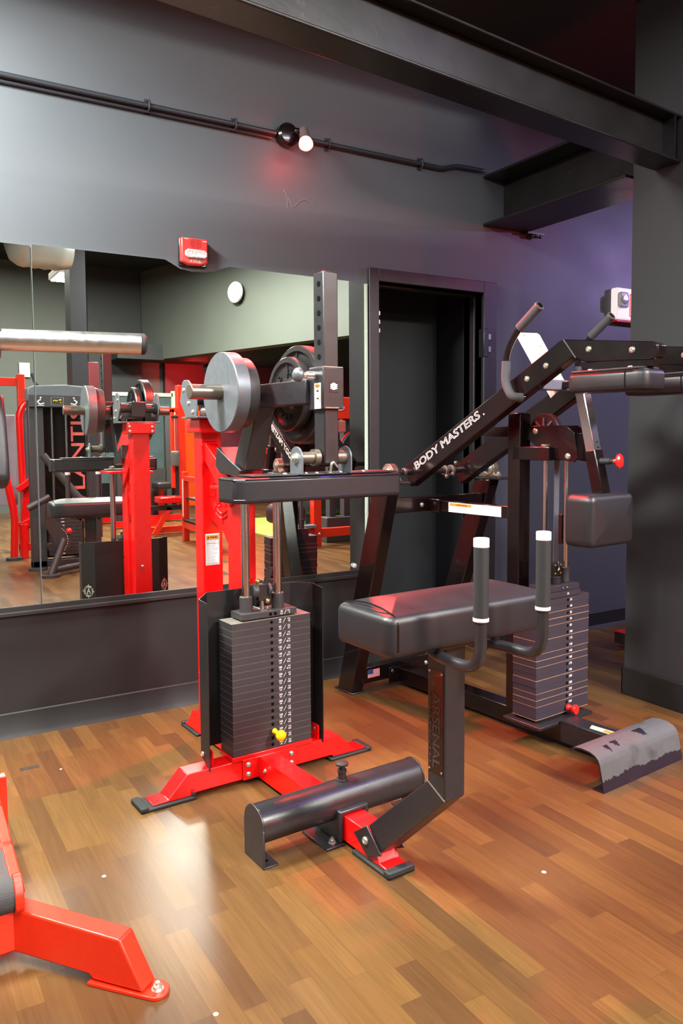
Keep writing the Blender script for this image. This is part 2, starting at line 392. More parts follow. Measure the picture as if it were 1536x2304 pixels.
# steel beams
ang = math.radians(5.7); bd = V((math.cos(ang), math.sin(ang), 0)); bn = V((-bd.y, bd.x, 0))
p1 = V((3.105, -1.17, 0)); p0 = p1-bd*6.0
w = MB(); z0, z1 = 2.437, 2.64
for (zz0, zz1, hw) in ((z0, z0+0.012, 0.066), (z1-0.012, z1, 0.066), (z0+0.012, z1-0.012, 0.005)):
    w.obox((p0+p1)/2+V((0,0,(zz0+zz1)/2)), bd*3.0, bn*hw, V((0,0,(zz1-zz0)/2)))
bt = w.build('steel_beam', M_beam, bevel=0.004, label='long dark painted steel I beam crossing the top of the room')
tag(bt, 'long dark painted steel I beam running overhead and ending at the pier', 'beam')
w = MB(); w.obox(p1-bd*0.05+V((0,0,(z0+z1)/2)), bd*0.005, bn*0.062, V((0,0,(z1-z0)/2-0.012))); w.build('stiffener_plate', M_beam, bt)
w = MB(); z0, z1 = 2.437, 2.714; xc = 3.21
for (zz0, zz1, hw) in ((z0, z0+0.014, 0.16), (z1-0.014, z1, 0.16), (z0+0.014, z1-0.014, 0.006)):
    w.box((xc-hw, -0.985, zz0), (xc+hw, -0.002, zz1))
tag(w.build('steel_beam', M_beam, bevel=0.002), 'short steel I beam from the dark wall above the doorway to the pier', 'beam')
w = MB(); w.box((3.35, -0.05, 2.425), (3.48, -0.01, 2.4372)); w.sphere((3.43, -0.03, 2.422), 0.018, 12, 8, (2.0, 1, 0.7)); w.sphere((3.40, -0.03, 2.42), 0.013, 10, 8); w.sphere((3.46, -0.035, 2.42), 0.012, 10, 8)
tag(w.build('cable_clamp', M_conduit), 'small clump of painted cable fittings under the short beam', 'clamp')

# mirrors: two sheets of glass, the right one notched round the fire alarm
def sheet(poly, name, label):
    th = thing(name, label, 'mirror', (poly[0][0], -0.006, poly[0][1]), 0, None)
    o = V((poly[0][0], -0.006, poly[0][1]))
    w = MB(); w.pv([(x-o.x, z-o.z) for x, z in poly], 0.0, 0.004); w.build('glass_edge', M_glassedge, th)
    w = MB(); n = len(poly); w.add([(x-o.x, -0.0006, z-o.z) for x, z in poly], [tuple(range(n))])
    g = w.build('glass_face', M_mirror, th)
    for p in g.data.polygons: p.use_smooth = False
    return th
sheet([(-2.2, 0.531), (0.612, 0.531), (0.612, 2.044), (-2.2, 2.044)], 'wall_mirror_sheet', 'tall mirror sheet left of the vertical seam on the dark wall')
notch = [(1.50, 2.049), (1.47, 2.040), (1.43, 2.022), (1.38, 2.012), (1.31, 2.008), (1.255, 2.016), (1.215, 2.036), (1.185, 2.05)]
sheet([(0.618, 0.531), (2.250, 0.531), (2.250, 2.02), (2.17, 2.045)]+notch+[(0.618, 2.05)], 'wall_mirror_sheet', 'large mirror sheet notched around the fire alarm, beside the doorway')
w = MB(); w.box((2.250, -0.014, 0.531), (2.262, 0.0, 2.04)); tag(w.build('mirror_edge_strip', M_glassedge), 'thin pale strip along the mirror edge beside the doorway', 'trim strip')
w = MB(); w.lathe([(0, 0.012), (0.006, 0.012), (0.008, 0.007)], (2.175, -0.012, 0.575), (0, -1, 0), 18)
tag(w.build('mirror_clip', M_offwhite), 'small round white clip at the mirror corner near the doorway', 'clip')
# light switch reflected, conduit on the back wall etc.

# ------------------------------------------------------------------ conduit + red lamp on the wall
w = MB(); w.tube([(-3, -0.02, 2.712), (1.74, -0.02, 2.70)], 0.012, 12); w.tube([(1.86, -0.02, 2.70), (2.75, -0.02, 2.70), (2.84, -0.02, 2.73), (3.02, -0.02, 2.735)], 0.012, 12, 0.03)
cnd = w.build('conduit', M_conduit); tag(cnd, 'thin dark painted conduit running across the wall above the mirror', 'conduit')
for x in (1.12, 1.53, 2.03, 2.6):
    w = MB(); w.box((x-0.012, -0.004, 2.67), (x+0.012, 0, 2.735)); w.tube([(x, -0.002, 2.727), (x, -0.037, 2.722), (x, -0.037, 2.682), (x, -0.002, 2.676)], 0.004, 8, 0.01)
    w.build('conduit_strap', M_conduit, cnd)
w = MB(); w.tube([(-3, -0.014, 2.685), (1.72, -0.014, 2.676)], 0.006, 8); w.build('thin_cable', M_conduit, cnd)
w = MB(); w.lathe([(0, 0.011), (0.03, 0.011)], (3.02, -0.02, 2.735), (1, 0, 0), 12); w.build('conduit_end_fitting', M_oldsteel, cnd)
lamp = thing('wall_lamp', 'glowing red lamp on a black round box mounted on the wall conduit', 'lamp', (1.80, 0, 2.70))
w = MB(); w.lathe([(0, 0.055), (0.04, 0.055), (0.052, 0.045), (0.056, 0.02), (0.056, 0.001)], (0, 0, 0), (0, -1, 0), 24); w.build('junction_box', M_blkgloss, lamp)
w = MB(); w.tube([(0.02, -0.05, 0.01), (0.045, -0.09, 0.015), (0.05, -0.10, -0.005)], 0.008, 10, 0.02); w.sphere((0.03, -0.065, 0.012), 0.016); w.build('swivel_arm', M_blkgloss, lamp)
bdir = V((-0.20, -0.58, -0.85)).normalized(); bp0 = V((0.05, -0.10, 0.0))
w = MB(); w.lathe([(-0.02, 0.012), (-0.012, 0.021), (0.045, 0.024), (0.06, 0.028), (0.072, 0.030)], bp0, bdir, 24); w.build('lamp_holder', mat('pinkish_holder', (120, 96, 98), 0.4), lamp)
w = MB(); w.lathe([(0.066, 0.028), (0.085, 0.033), (0.097, 0.034), (0.107, 0.028), (0.112, 0.017), (0.114, 0.001)], bp0, bdir, 24); w.build('bulb', M_bulb, lamp, label='lit red bulb')
# scratches in the wall plaster
w = MB()
w.tube([(1.790, 0, 2.452), (1.802, -0.002, 2.425), (1.808, -0.002, 2.405), (1.806, -0.001, 2.366)], 0.0011, 6, 0.01)
w.tube([(1.812, 0, 2.416), (1.832, -0.002, 2.374), (1.842, -0.002, 2.372), (1.872, -0.002, 2.404), (1.905, -0.002, 2.418), (1.96, 0, 2.405)], 0.0011, 6, 0.01)
tag(w.build('plaster_crack', mat('bare_plaster', (138, 132, 126), 0.7)), 'thin pale squiggly crack in the wall paint below the red lamp', 'crack')

# ------------------------------------------------------------------ fire alarm
fa = thing('fire_alarm', 'red fire alarm horn strobe marked FIRE above the mirror notch', 'fire alarm', (1.313, 0, 2.093))
w = MB(); w.pv([(-0.062, -0.048), (-0.03, -0.06), (0.03, -0.06), (0.062, -0.048), (0.064, 0.058), (-0.062, 0.058)], -0.045, 0); w.build('housing', M_pinkred, fa, bevel=0.006)
w = MB(); w.box((-0.064, -0.018, -0.064), (0.066, 0, 0.06)); w.build('back_box', M_blkgloss, fa, bevel=0.004)
m4 = Matrix.Rotation(PI/2, 4, 'X')
w = MB(); w.pv([(-0.036, -0.033), (0.044, -0.033), (0.056, -0.024), (0.056, -0.004), (0.044, 0.005), (-0.036, 0.005), (-0.048, -0.004), (-0.048, -0.024)], -0.060, -0.044); w.build('strobe_lens', M_lens, fa, bevel=0.005, seg=3, label='clear strobe lens')
w = MB()
for k in range(7):
    zz = 0.013+k*0.006; hw = 0.028*math.sqrt(max(0.1, 1-((k-3)/4.2)**2)); w.box((-hw+0.005, -0.0456, zz), (-0.001+0.005, -0.0448, zz+0.0018)); w.box((0.001+0.005, -0.0456, zz), (hw+0.005, -0.0448, zz+0.0018))
w.build('horn_grille', mat('grille_dark_red', (130, 22, 24), 0.6), fa)
w = MB(); w.text('FIRE', (0.004, -0.0455, -0.050), (1, 0, 0), (0, 0, 1), 0.013, 'C', width=0.048); w.build('lettering', M_numbers, fa)
MB().box((0.038, -0.046, 0.046), (0.058, -0.0445, 0.0485)).build('corner_mark', M_numbers, fa); MB().box((-0.05, -0.046, 0.05), (-0.03, -0.0448, 0.052)).build('corner_mark', M_numbers, fa)

# exit sign partly behind the pier
ex = thing('exit_sign', 'white lit exit sign with red letters and a square lamp head beside the pier', 'exit sign', (4.30, 0, 2.08))
w = MB(); w.box((-0.185, -0.055, -0.095), (0.26, 0, 0.105)); w.build('housing', M_exitface, ex, bevel=0.01)
w = MB(); w.text('EXIT', (-0.07, -0.0562, -0.074), (1, 0, 0), (0, 0, 1), 0.145, 'L', outline=True, width=0.30); w.build('lettering', M_exitred, ex)
w = MB(); w.cushion(-0.042, 0.042, -0.05, 0.05, 0, 0.03, 0.012, 0.002, 0.02); w.v = [m4 @ v + V((-0.145, -0.054, 0.025)) for v in w.v]; w.build('lamp_head', M_offwhite, ex)
w = MB(); w.lathe([(0, 0.03), (0.006, 0.028), (0.01, 0.01)], (-0.145, -0.085, 0.025), (0, -1, 0), 20); w.build('lamp_lens', M_lens, ex)
w = MB(); w.box((-0.18, -0.05, -0.108), (0.26, 0, -0.095)); w.build('bottom_strip', M_redplastic, ex)

# ================================================================== MACHINE 1 (red and black seated calf machine)
T1 = thing('seated_calf_machine', 'red and black seated calf raise machine with weight stack in front of the mirror', 'gym machine', (1.21, -0.952, 0), 0.0574)
def mk(name, w, m, par=T1, **k): return w.build(name, m, par, **k)
# long base beam with sloped ends
mk('base_beam', MB().pu([(-0.765, 0.012), (-0.765, 0.018), (-0.725, 0.020), (-0.665, 0.092), (0.60, 0.092), (0.655, 0.020), (0.685, 0.018), (0.685, 0.012)], -0.03, 0.045), M_red, bevel=0.003)
mk('cross_beam', MB().pv([(-0.43, 0.012), (-0.43, 0.017), (-0.375, 0.020), (-0.305, 0.092), (0.325, 0.092), (0.40, 0.020), (0.455, 0.017), (0.455, 0.012), (0.30, 0.012), (0.29, 0.02), (-0.27, 0.02), (-0.28, 0.012)], 0.008, 0.084), M_red, bevel=0.003)
w = MB(); w.pu([(-0.71, 0.021), (-0.66, 0.085), (-0.62, 0.02)], 0.0, 0.004)
for (a_, b_) in (((-0.475, -0.004, 0), (-0.278, 0.098, 0.012)), ((0.28, -0.004, 0), (0.475, 0.098, 0.012)), ((-0.042, -0.785, 0), (0.055, -0.60, 0.012)), ((-0.042, 0.53, 0), (0.055, 0.695, 0.012))):
    f = MB(); f.box(a_, b_)
    x0, x1 = a_[0], b_[0]; y0, y1 = a_[1], b_[1]
    if x1-x0 > 0.15:
        if x0 < 0: f.box((x0, y0, 0.0), (x0+0.028, y1, 0.019)); f.box((x1-0.012, y0+0.001, 0.01), (x1, y0+0.008, 0.03))
        else: f.box((x1-0.028, y0, 0.0), (x1, y1, 0.019))
    else:
        if y0 < 0: f.box((x0, y0, 0.0), (x1, y0+0.028, 0.022))
        else: f.box((x0, y1-0.02, 0.0), (x1, y1, 0.022))
    mk('rubber_foot', f, M_rubber, bevel=0.005)
w = MB()
for (x, y) in ((-0.402, 0.03), (0.428, 0.05), (0.012, -0.745)): mk('drilled_hole', MB().lathe([(0, 0.006), (0.0006, 0.006)], (x, y, 0.0178), (0, 0, 1), 12), M_hole)
for y in (-0.355, -0.395): mk('drilled_hole', MB().lathe([(0, 0.008), (0.0006, 0.008)], (0.012, y, 0.0922), (0, 0, 1), 12), M_hole)
w = MB(); w.box((-0.094, 0.001, 0.018), (0.125, 0.008, 0.094)); mk('joint_plate', w, M_red, bevel=0.002)
for (x, z) in ((-0.073, 0.073), (-0.073, 0.038), (0.106, 0.073), (0.106, 0.038)):
    mk('bolt', MB().bolt((x, 0.001, z), (0, -1, 0), 0.010), M_bolt)
for (x, y) in ((-0.030, -0.045),): mk('bolt', MB().bolt((x, y, 0.055), (-1, 0, 0), 0.008), M_bolt)
mk('stack_base', MB().box((-0.135, 0.002, 0.092), (0.20, 0.11, 0.109)), M_red, bevel=0.002)
# weight stack
def kgs(lb):
    k = lb*0.45359
    return str(int(round(k))) if (lb <= 60 or lb > 180 or lb == 400) else ('%.1f' % k)
for k in range(19):
    lb = 400-20*k; z0 = 0.1105+k*0.02535
    w = MB(); w.box((-0.130, 0.005, z0), (0.196, 0.106, z0+0.0243)); w.box((-0.1305, 0.0046, z0+0.0238), (0.1965, 0.1064, z0+0.0246), 1)
    pl = mk('stack_plate', w, [M_plate, M_seam], bevel=0.0)
    w = MB(); w.lathe([(0, 0.0058), (0.0008, 0.0058)], (0.031, 0.0048, z0+0.012), (0, -1, 0), 16); w.build('pin_hole', M_hole, pl)
    w = MB(); o = (0.063, 0.0044, z0+0.0105); w.text(str(lb), (0.066, 0.0044, z0+0.0125), (1,0,0), (0,0,1), 0.0075, 'C'); w.text('LBS', (0.066, 0.0044, z0+0.005), (1,0,0), (0,0,1), 0.005, 'C')
    w.bar((0.078, 0.0040, z0+0.004), (0.089, 0.0040, z0+0.0205), 0.0008, 0.0012, (0,1,0))
    w.text(kgs(lb), (0.108, 0.0044, z0+0.0055), (1,0,0), (0,0,1), 0.0068, 'R'); w.text('KG', (0.108, 0.0044, z0+0.0145), (1,0,0), (0,0,1), 0.0055, 'R')
    w.build('weight_marking', M_numbers, pl)
w = MB(); w.box((-0.085, 0.012, 0.5965), (0.142, 0.100, 0.619)); hd = mk('head_plate', w, M_charcoal, bevel=0.001)
w = MB()
for x in (0.031, 0.051): w.lathe([(0, 0.0062), (0.0008, 0.0062)], (x, 0.0118, 0.607), (0, -1, 0), 16)
w.build('pin_hole', M_hole, hd)
w = MB(); w.text('20', (0.077, 0.0114, 0.6085), (1,0,0), (0,0,1), 0.0075, 'C'); w.text('LBS', (0.077, 0.0114, 0.601), (1,0,0), (0,0,1), 0.005, 'C'); w.bar((0.088, 0.011, 0.600), (0.098, 0.011, 0.6165), 0.0008, 0.0012, (0,1,0)); w.text('9', (0.112, 0.0114, 0.6015), (1,0,0), (0,0,1), 0.0068, 'R'); w.text('KG', (0.112, 0.0114, 0.610), (1,0,0), (0,0,1), 0.0055, 'R')
w.build('weight_marking', M_numbers, hd)
for x in (-0.046, 0.086):
    mk('guide_rod', MB().cyl((x, 0.055, 0.615), (x, 0.055, 1.09), 0.0150, 28), M_chrome)
    mk('rod_collar', MB().lathe([(0, 0.0235), (0.054, 0.0235), (0.056, 0.021)], (x, 0.055, 0.619), (0,0,1), 28), M_charcoal)
    w = MB(); w.lathe([(0, 0.014), (0.012, 0.014), (0.013, 0.008)], (x, 0.055, 1.083), (0,0,1), 6); w.lathe([(0, 0.02), (0.003, 0.02)], (x, 0.055, 1.081), (0,0,1), 20); mk('rod_nut', w, M_bolt)
mk('rod_top_plate', MB().box((-0.10, 0.015, 1.060), (0.14, 0.23, 1.072)), M_red, bevel=0.002)
mk('rod_top_bracket', MB().box((-0.085, 0.02, 1.0725), (0.125, 0.10, 1.0805)), M_charcoal, bevel=0.002)
# cable clamp on the head plate
w = MB(); w.cyl((0.02, 0.055, 0.619), (0.02, 0.055, 0.655), 0.009, 14); mk('cable_stud', w, M_steel)
w = MB(); w.cyl((-0.022, 0.055, 0.69), (-0.002, 0.055, 0.69), 0.026, 28); w.cyl((0.040, 0.055, 0.69), (0.052, 0.055, 0.69), 0.024, 28); mk('cam_disc', w, M_charcoal, bevel=0.002)
w = MB(); w.lathe([(0, 0.019), (0.001, 0.019), (0.001, 0.017), (0.0, 0.017)], (-0.0225, 0.055, 0.69), (-1,0,0), 28); mk('cam_ring', w, M_sharp)
w = MB(); w.box((0.0, 0.045, 0.652), (0.044, 0.066, 0.715)); mk('cam_block', w, M_blk, bevel=0.003)
w = MB(); w.sphere((0.0, 0.05, 0.725), 0.010); w.cyl((0.0, 0.05, 0.70), (0.0, 0.05, 0.72), 0.006, 12); w.sphere((0.032, 0.035, 0.652), 0.010); w.sphere((0.028, 0.055, 0.722), 0.006); mk('brass_screw', w, M_brass)
w = MB(); w.prism([(0.008, 0.048, 0.655), (0.034, 0.048, 0.655), (0.040, 0.048, 0.70), (0.064, 0.046, 0.772), (0.042, 0.046, 0.774), (0.016, 0.048, 0.70)], (0, 0.004, 0)); mk('belt_end', w, M_blk)
w = MB(); w.tube([(-0.03, 0.03, 0.640), (-0.012, 0.018, 0.632), (0.0, 0.02, 0.622), (0.02, 0.015, 0.624), (0.03, 0.03, 0.634)], 0.0022, 8, 0.008); mk('safety_wire', w, M_steel)
# shroud: folded sheet behind the stack
pl = [(-0.225, 0.0), (-0.225, 0.07), (-0.165, 0.135), (0.185, 0.135), (0.250, 0.07), (0.250, 0.0)]
w = MB(); t = 0.003
inner = [(-0.222, 0.0), (-0.222, 0.069), (-0.164, 0.132), (0.184, 0.132), (0.247, 0.069), (0.247, 0.0)]
n = len(pl); bot = [0.083, 0.12, 0.12, 0.12, 0.10, 0.083]
top = [0.678, 0.683, 0.690, 0.690, 0.690, 0.682]
vs = [(x, y, bot[i]) for i, (x, y) in enumerate(pl)]+[(x, y, bot[i]) for i, (x, y) in enumerate(inner)]+[(x, y, top[i]) for i, (x, y) in enumerate(pl)]+[(x, y, top[i]) for i, (x, y) in enumerate(inner)]
fs = []
for i in range(n-1):
    fs += [(i, i+1, 2*n+i+1, 2*n+i), (n+i, 3*n+i, 3*n+i+1, n+i+1), (2*n+i, 2*n+i+1, 3*n+i+1, 3*n+i), (i, n+i, n+i+1, i+1)]
fs += [(0, 2*n, 3*n, n), (n-1, 2*n-1, 4*n-1, 3*n-1)]
w.add(vs, fs); sh = mk('stack_shroud', w, mat('shroud_black', (29, 26, 28), 0.42, var=0.08, spec=0.5), ang=20)
w = MB()
for x in (-0.20, 0.225):
    w = MB(); w.box((x-0.010 if x < 0 else x+0.006, 0.012, 0.088), (x-0.002 if x < 0 else x+0.014, 0.075, 0.150)); mk('shroud_tab', w, M_red, bevel=0.004)

mk('bolt', MB().bolt((-0.226, 0.052, 0.132), (-1, 0, 0), 0.009), M_bolt)
mk('bolt', MB().bolt((0.236, 0.035, 0.132), (-0.3, -1, 0), 0.009), M_bolt)
def emblem(w, o, xd, zd, r, mi=0):
    o, xd, zd = V(o), V(xd), V(zd)
    for rr in (r, r*0.78):
        n = 28
        for k in range(n):
            if k % 7 == 3: continue
            a0, a1 = 2*PI*k/n, 2*PI*(k+1)/n
            w.tube([o+(xd*math.cos(a0)+zd*math.sin(a0))*rr, o+(xd*math.cos(a1)+zd*math.sin(a1))*rr], r*0.045, 5, mi=mi)
    for (dx, dz) in ((1,0),(-1,0),(0,1),(0,-1)):
        w.tube([o+(xd*dx+zd*dz)*r*0.7, o+(xd*dx+zd*dz)*r*1.28], r*0.045, 5, mi=mi)
    for p, q in (((-0.35,-0.45),(0.0,0.55)), ((0.0,0.55),(0.35,-0.45)), ((-0.2,-0.05),(0.2,-0.05)), ((-0.35,-0.45),(-0.12,-0.45))):
        w.tube([o+xd*p[0]*r+zd*p[1]*r, o+xd*q[0]*r+zd*q[1]*r], r*0.07, 5, mi=mi)
w = MB(); emblem(w, (-0.1965, 0.1040, 0.42), (0.678, 0.735, 0), (0, 0, 1), 0.030); w.build('shroud_emblem', M_logo, sh)
w = MB(); emblem(w, (0.2192, 0.1040, 0.42), (0.707, -0.707, 0), (0, 0, 1), 0.030); w.build('shroud_emblem', M_logo, sh)
# posts
mk('main_post', MB().box((-0.036, 0.44, 0.09), (0.05, 0.515, 1.325)), M_red, bevel=0.004)
mk('guide_column', MB().box((-0.014, 0.145, 0.092), (0.045, 0.262, 1.062)), M_red, bevel=0.003)
w = MB(); w.pu([(0.44, 1.235), (0.44, 1.16), (0.22, 0.985), (0.16, 1.06), (0.18, 1.072)], -0.026, 0.030); mk('gusset_tube', w, M_red, bevel=0.003)
w = MB(); w.pu([(0.445, 1.18), (0.20, 1.03), (0.20, 0.80), (0.262, 0.80), (0.275, 0.83), (0.32, 0.88), (0.445, 0.93)], -0.004, 0.006); mk('gusset_plate', w, M_red, bevel=0.001)
w = MB(); emblem(w, (-0.006, 0.325, 1.02), (0, -1, 0), (0, 0, 1), 0.085); mk('gusset_emblem', w, M_red)
w = MB()
for i in range(14):
    z = 1.10+i*0.009; w.sphere((-0.037, 0.438, z), 0.0035, 6, 5)
for i in range(9): w.sphere((-0.034+i*0.008, 0.437, 1.238), 0.0035, 6, 5)
mk('weld_bead', w, M_red)
w = MB(); w.lathe([(0, 0.008), (0.002, 0.008), (0.004, 0.004)], (0.0, 0.515, 0.60), (0, 1, 0), 14); mk('bolt', w, M_bolt)
# warning sticker on the post
w = MB(); w.box((-0.026, 0.4385, 0.735), (0.034, 0.4398, 0.862)); st = mk('warning_sticker', w, M_white)
w = MB(); w.box((-0.022, 0.4378, 0.840), (0.030, 0.4386, 0.857)); w.build('sticker_header', M_warn, st)
w = MB(); w.text('WARNING', (0.009, 0.4375, 0.844), (1,0,0), (0,0,1), 0.008, 'C', width=0.034); w.prism([(-0.019, 0.4372, 0.844), (-0.011, 0.4372, 0.844), (-0.015, 0.4372, 0.853)], (0, 0.0006, 0)); w.build('sticker_title', M_ink, st)
w = MB(); random.seed(3)
for i in range(16):
    z = 0.832-i*0.006; x1 = 0.028-random.random()*0.022
    w.box((-0.020, 0.4380, z), (x1, 0.4386, z+0.0022))
w.build('sticker_text', M_greyink, st)
w = MB()
for a_, b_ in (((-0.0235,0.738),(0.0315,0.7392)), ((-0.0235,0.8375),(0.0315,0.8387)), ((-0.0235,0.822),(0.0315,0.8232)), ((-0.0235,0.738),(-0.0225,0.858)), ((0.0305,0.738),(0.0315,0.858))):
    w.box((a_[0], 0.4380, a_[1]), (b_[0], 0.4386, b_[1]))
w.build('sticker_border', M_ink, st)
# top bracket and lever arm
bk = [(0.488, 1.467), (0.47, 1.478), (0.43, 1.476), (0.405, 1.46), (0.352, 1.41), (0.352, 1.335), (0.36, 1.325), (0.45, 1.325), (0.512, 1.395)]
for x in (-0.094, 0.104):
    mk('bracket_cheek', MB().pu(bk, x, x+0.006), M_sharp, bevel=0.002)
mk('bracket_base', MB().box((-0.094, 0.35, 1.325), (0.110, 0.50, 1.333)), M_sharp, bevel=0.002)
mk('bracket_saddle', MB().box((-0.06, 0.40, 1.27), (0.075, 0.535, 1.325)), M_red, bevel=0.006)
for (y, z) in ((0.470, 1.438), (0.425, 1.385), (0.385, 1.35)):
    mk('bolt', MB().bolt((-0.094, y, z), (-1, 0, 0), 0.009), M_bolt)
mk('bolt', MB().bolt((-0.05, 0.385, 1.352), (-0.4, -1, 0), 0.012, nut=True), M_bolt)
for (x, z) in ((-0.05, 1.305), (-0.05, 1.283), (0.062, 1.305), (0.062, 1.283)):
    mk('bolt', MB().bolt((x, 0.536, z), (0, 1, 0), 0.008), M_bolt)
w = MB(); w.cyl((-0.085, 0.45, 1.40), (0.10, 0.45, 1.40), 0.022, 24); w.cyl((-0.092, 0.45, 1.40), (-0.078, 0.45, 1.40), 0.030, 24); w.cyl((0.09, 0.45, 1.40), (0.104, 0.45, 1.40), 0.030, 24); mk('pivot_axle', w, M_blk)
mk('lever_arm', MB().box((-0.030, -0.345, 1.355), (0.045, 0.48, 1.433)), M_blk, bevel=0.004)
w = MB(); w.pu([(0.045, 1.36), (-0.03, 1.36), (0.075, 1.13), (0.155, 1.16)], -0.035, 0.04); mk('cam_strut', w, M_blk, bevel=0.004)
w = MB(); w.pu([(0.285, 1.215), (0.30, 1.14), (0.26, 1.115), (0.12, 1.105), (0.085, 1.13), (0.17, 1.165)], -0.045, 0.055); mk('cam_foot', w, M_blk, bevel=0.004)
for s_ in (-1, 1):
    xa = 0.008+s_*0.038; xb = 0.008+s_*0.292
    w = MB(); w.cyl((xa, -0.02, 1.403), (xb, -0.02, 1.403), 0.0255, 32); mk('plate_peg', w, M_peg, bevel=0.003)
    w = MB(); w.cyl((0.008+s_*0.175, -0.02, 1.399), (0.008+s_*0.181, -0.02, 1.399), 0.031, 32); mk('peg_flange', w, M_peg)
# vertical adjust post
AP = (-0.004, 0.050, -0.412, -0.352)
w = MB(); w.box((AP[0], AP[2], 1.165), (AP[1], AP[3], 1.762)); ap = mk('adjust_post', w, M_blk, bevel=0.004)
w = MB()
for k in range(9):
    z = 1.725-k*0.045
    if z < 1.36: z -= 0.09
    w.lathe([(0, 0.0088), (0.001, 0.0088)], (AP[0]-0.0005, -0.384, z), (-1, 0, 0), 16)
w.build('adjust_hole', M_hole, ap)
mk('slide_sleeve', MB().box((AP[0]-0.012, AP[2]-0.012, 1.336), (AP[1]+0.012, AP[3]+0.012, 1.466)), M_blk, bevel=0.003)
w = MB(); w.box((AP[0]-0.004, AP[2]-0.0135, 1.339), (AP[1]-0.008, AP[2]-0.0125, 1.3425)); w.box((AP[0]-0.01, AP[2]-0.010, 1.466), (AP[1]+0.01, AP[3]+0.01, 1.4685)); mk('sleeve_lip', w, M_steel)
w = MB(); w.box((AP[0]-0.0135, -0.412, 1.338), (AP[0]-0.0122, -0.376, 1.418)); st = mk('instruction_sticker', w, M_white)
w = MB(); w.box((AP[0]-0.0140, -0.408, 1.405), (AP[0]-0.0134, -0.380, 1.413)); w.build('sticker_header', M_warn, st)
w = MB(); w.box((AP[0]-0.0140, -0.400, 1.391), (AP[0]-0.0134, -0.389, 1.395)); w.box((AP[0]-0.0140, -0.400, 1.368), (AP[0]-0.0134, -0.389, 1.3715)); w.build('sticker_figure', M_ink, st)
w = MB(); w.box((0.008, AP[2]-0.0135, 1.388), (0.038, AP[2]-0.0125, 1.424)); st = mk('logo_badge', w, mat('badge_maroon', (52, 26, 32), 0.4), bevel=0.0005)
w = MB(); w.lathe([(0, 0.011), (0.0006, 0.011)], (0.0225, AP[2]-0.0137, 1.407), (0,-1,0), 24)
for z in (1.4125, 1.4065, 1.4005): w.box((0.0095, AP[2]-0.0142, z-0.0014), (0.0362, AP[2]-0.0136, z+0.0014))
w.build('badge_disc', M_numbers, st)
w = MB(); w.text('AS', (0.0225, AP[2]-0.0145, 1.4035), (1,0,0), (0,0,1), 0.007, 'C'); w.build('badge_letters', M_greyink, st)
# pop pin on the sleeve
w = MB(); w.cyl((-0.016, -0.382, 1.442), (-0.050, -0.382, 1.442), 0.012, 20); w.lathe([(0, 0.009), (0.014, 0.008)], (-0.05, -0.382, 1.442), (-1,0,0), 16); mk('pin_barrel', w, M_steel)
w = MB(); w.lathe([(0, 0.006), (0.004, 0.017), (0.012, 0.022), (0.022, 0.021), (0.030, 0.014), (0.033, 0.004)], (-0.064, -0.382, 1.442), (-1,0,0), 24); mk('pin_knob', w, M_sharp)
# knee pad hinge
for x in (-0.088, 0.094):
    poly = [(-0.418, 1.135), (-0.418, 1.18)]+circ(-0.382, 1.185, 0.036, 180, 0, 12)+[(-0.346, 1.18), (-0.346, 1.135)]
    mk('hinge_ear', MB().pu(poly, x-0.003, x+0.003), M_sharp, bevel=0.001)
w = MB(); w.cyl((-0.085, -0.382, 1.185), (-0.007, -0.382, 1.185), 0.019, 24); w.cyl((-0.03, -0.382, 1.185), (-0.012, -0.382, 1.185), 0.027, 24); mk('hinge_bushing', w, M_oldsteel)
mk('hinge_bushing', MB().cyl((0.052, -0.382, 1.185), (0.091, -0.382, 1.185), 0.022, 24), M_oldsteel)
mk('hinge_nut', MB().bolt((-0.091, -0.382, 1.185), (-1,0,0), 0.014, nut=True), M_bolt)
w = MB(); w.tube([(0.012, -0.42, 1.14), (0.013, -0.424, 1.165), (0.020, -0.424, 1.172), (0.036, -0.424, 1.155)], 0.004, 8, 0.006); mk('weld_clip', w, M_bolt)
mk('pad_backplate', MB().box((-0.255, -0.405, 1.131), (0.285, -0.305, 1.137)), M_blk, bevel=0.002)
for x in (-0.135, -0.06, -0.02, 0.03, 0.07, 0.16): mk('bolt', MB().bolt((x, -0.39, 1.137), (0,0,1), 0.007), M_bolt)
w = MB()
def padpoly(ins):
    b = [(-0.318, -0.405), (-0.285, -0.425), (0.280, -0.425), (0.298, -0.412), (0.298, -0.30), (0.285, -0.285), (-0.300, -0.285), (-0.318, -0.30)]
    cx, cy = -0.01, -0.355
    return [(cx+(x-cx)*(1-ins*2.2/0.6), cy+(y-cy)*(1-ins*2/0.13)) for x, y in b]
w.pz(padpoly(0), 1.054, 1.129)
pad = mk('knee_pad', w, M_leather, bevel=0.014, seg=4)
w = MB(); bb = padpoly(0.0005)
w.tube([(x, y, 1.1245) for x, y in bb]+[(bb[0][0], bb[0][1], 1.1245)], 0.0022, 6, 0.006); w.tube([(x, y, 1.066) for x, y in bb]+[(bb[0][0], bb[0][1], 1.066)], 0.0012, 6, 0.006); w.build('piping', M_blkgloss, pad)
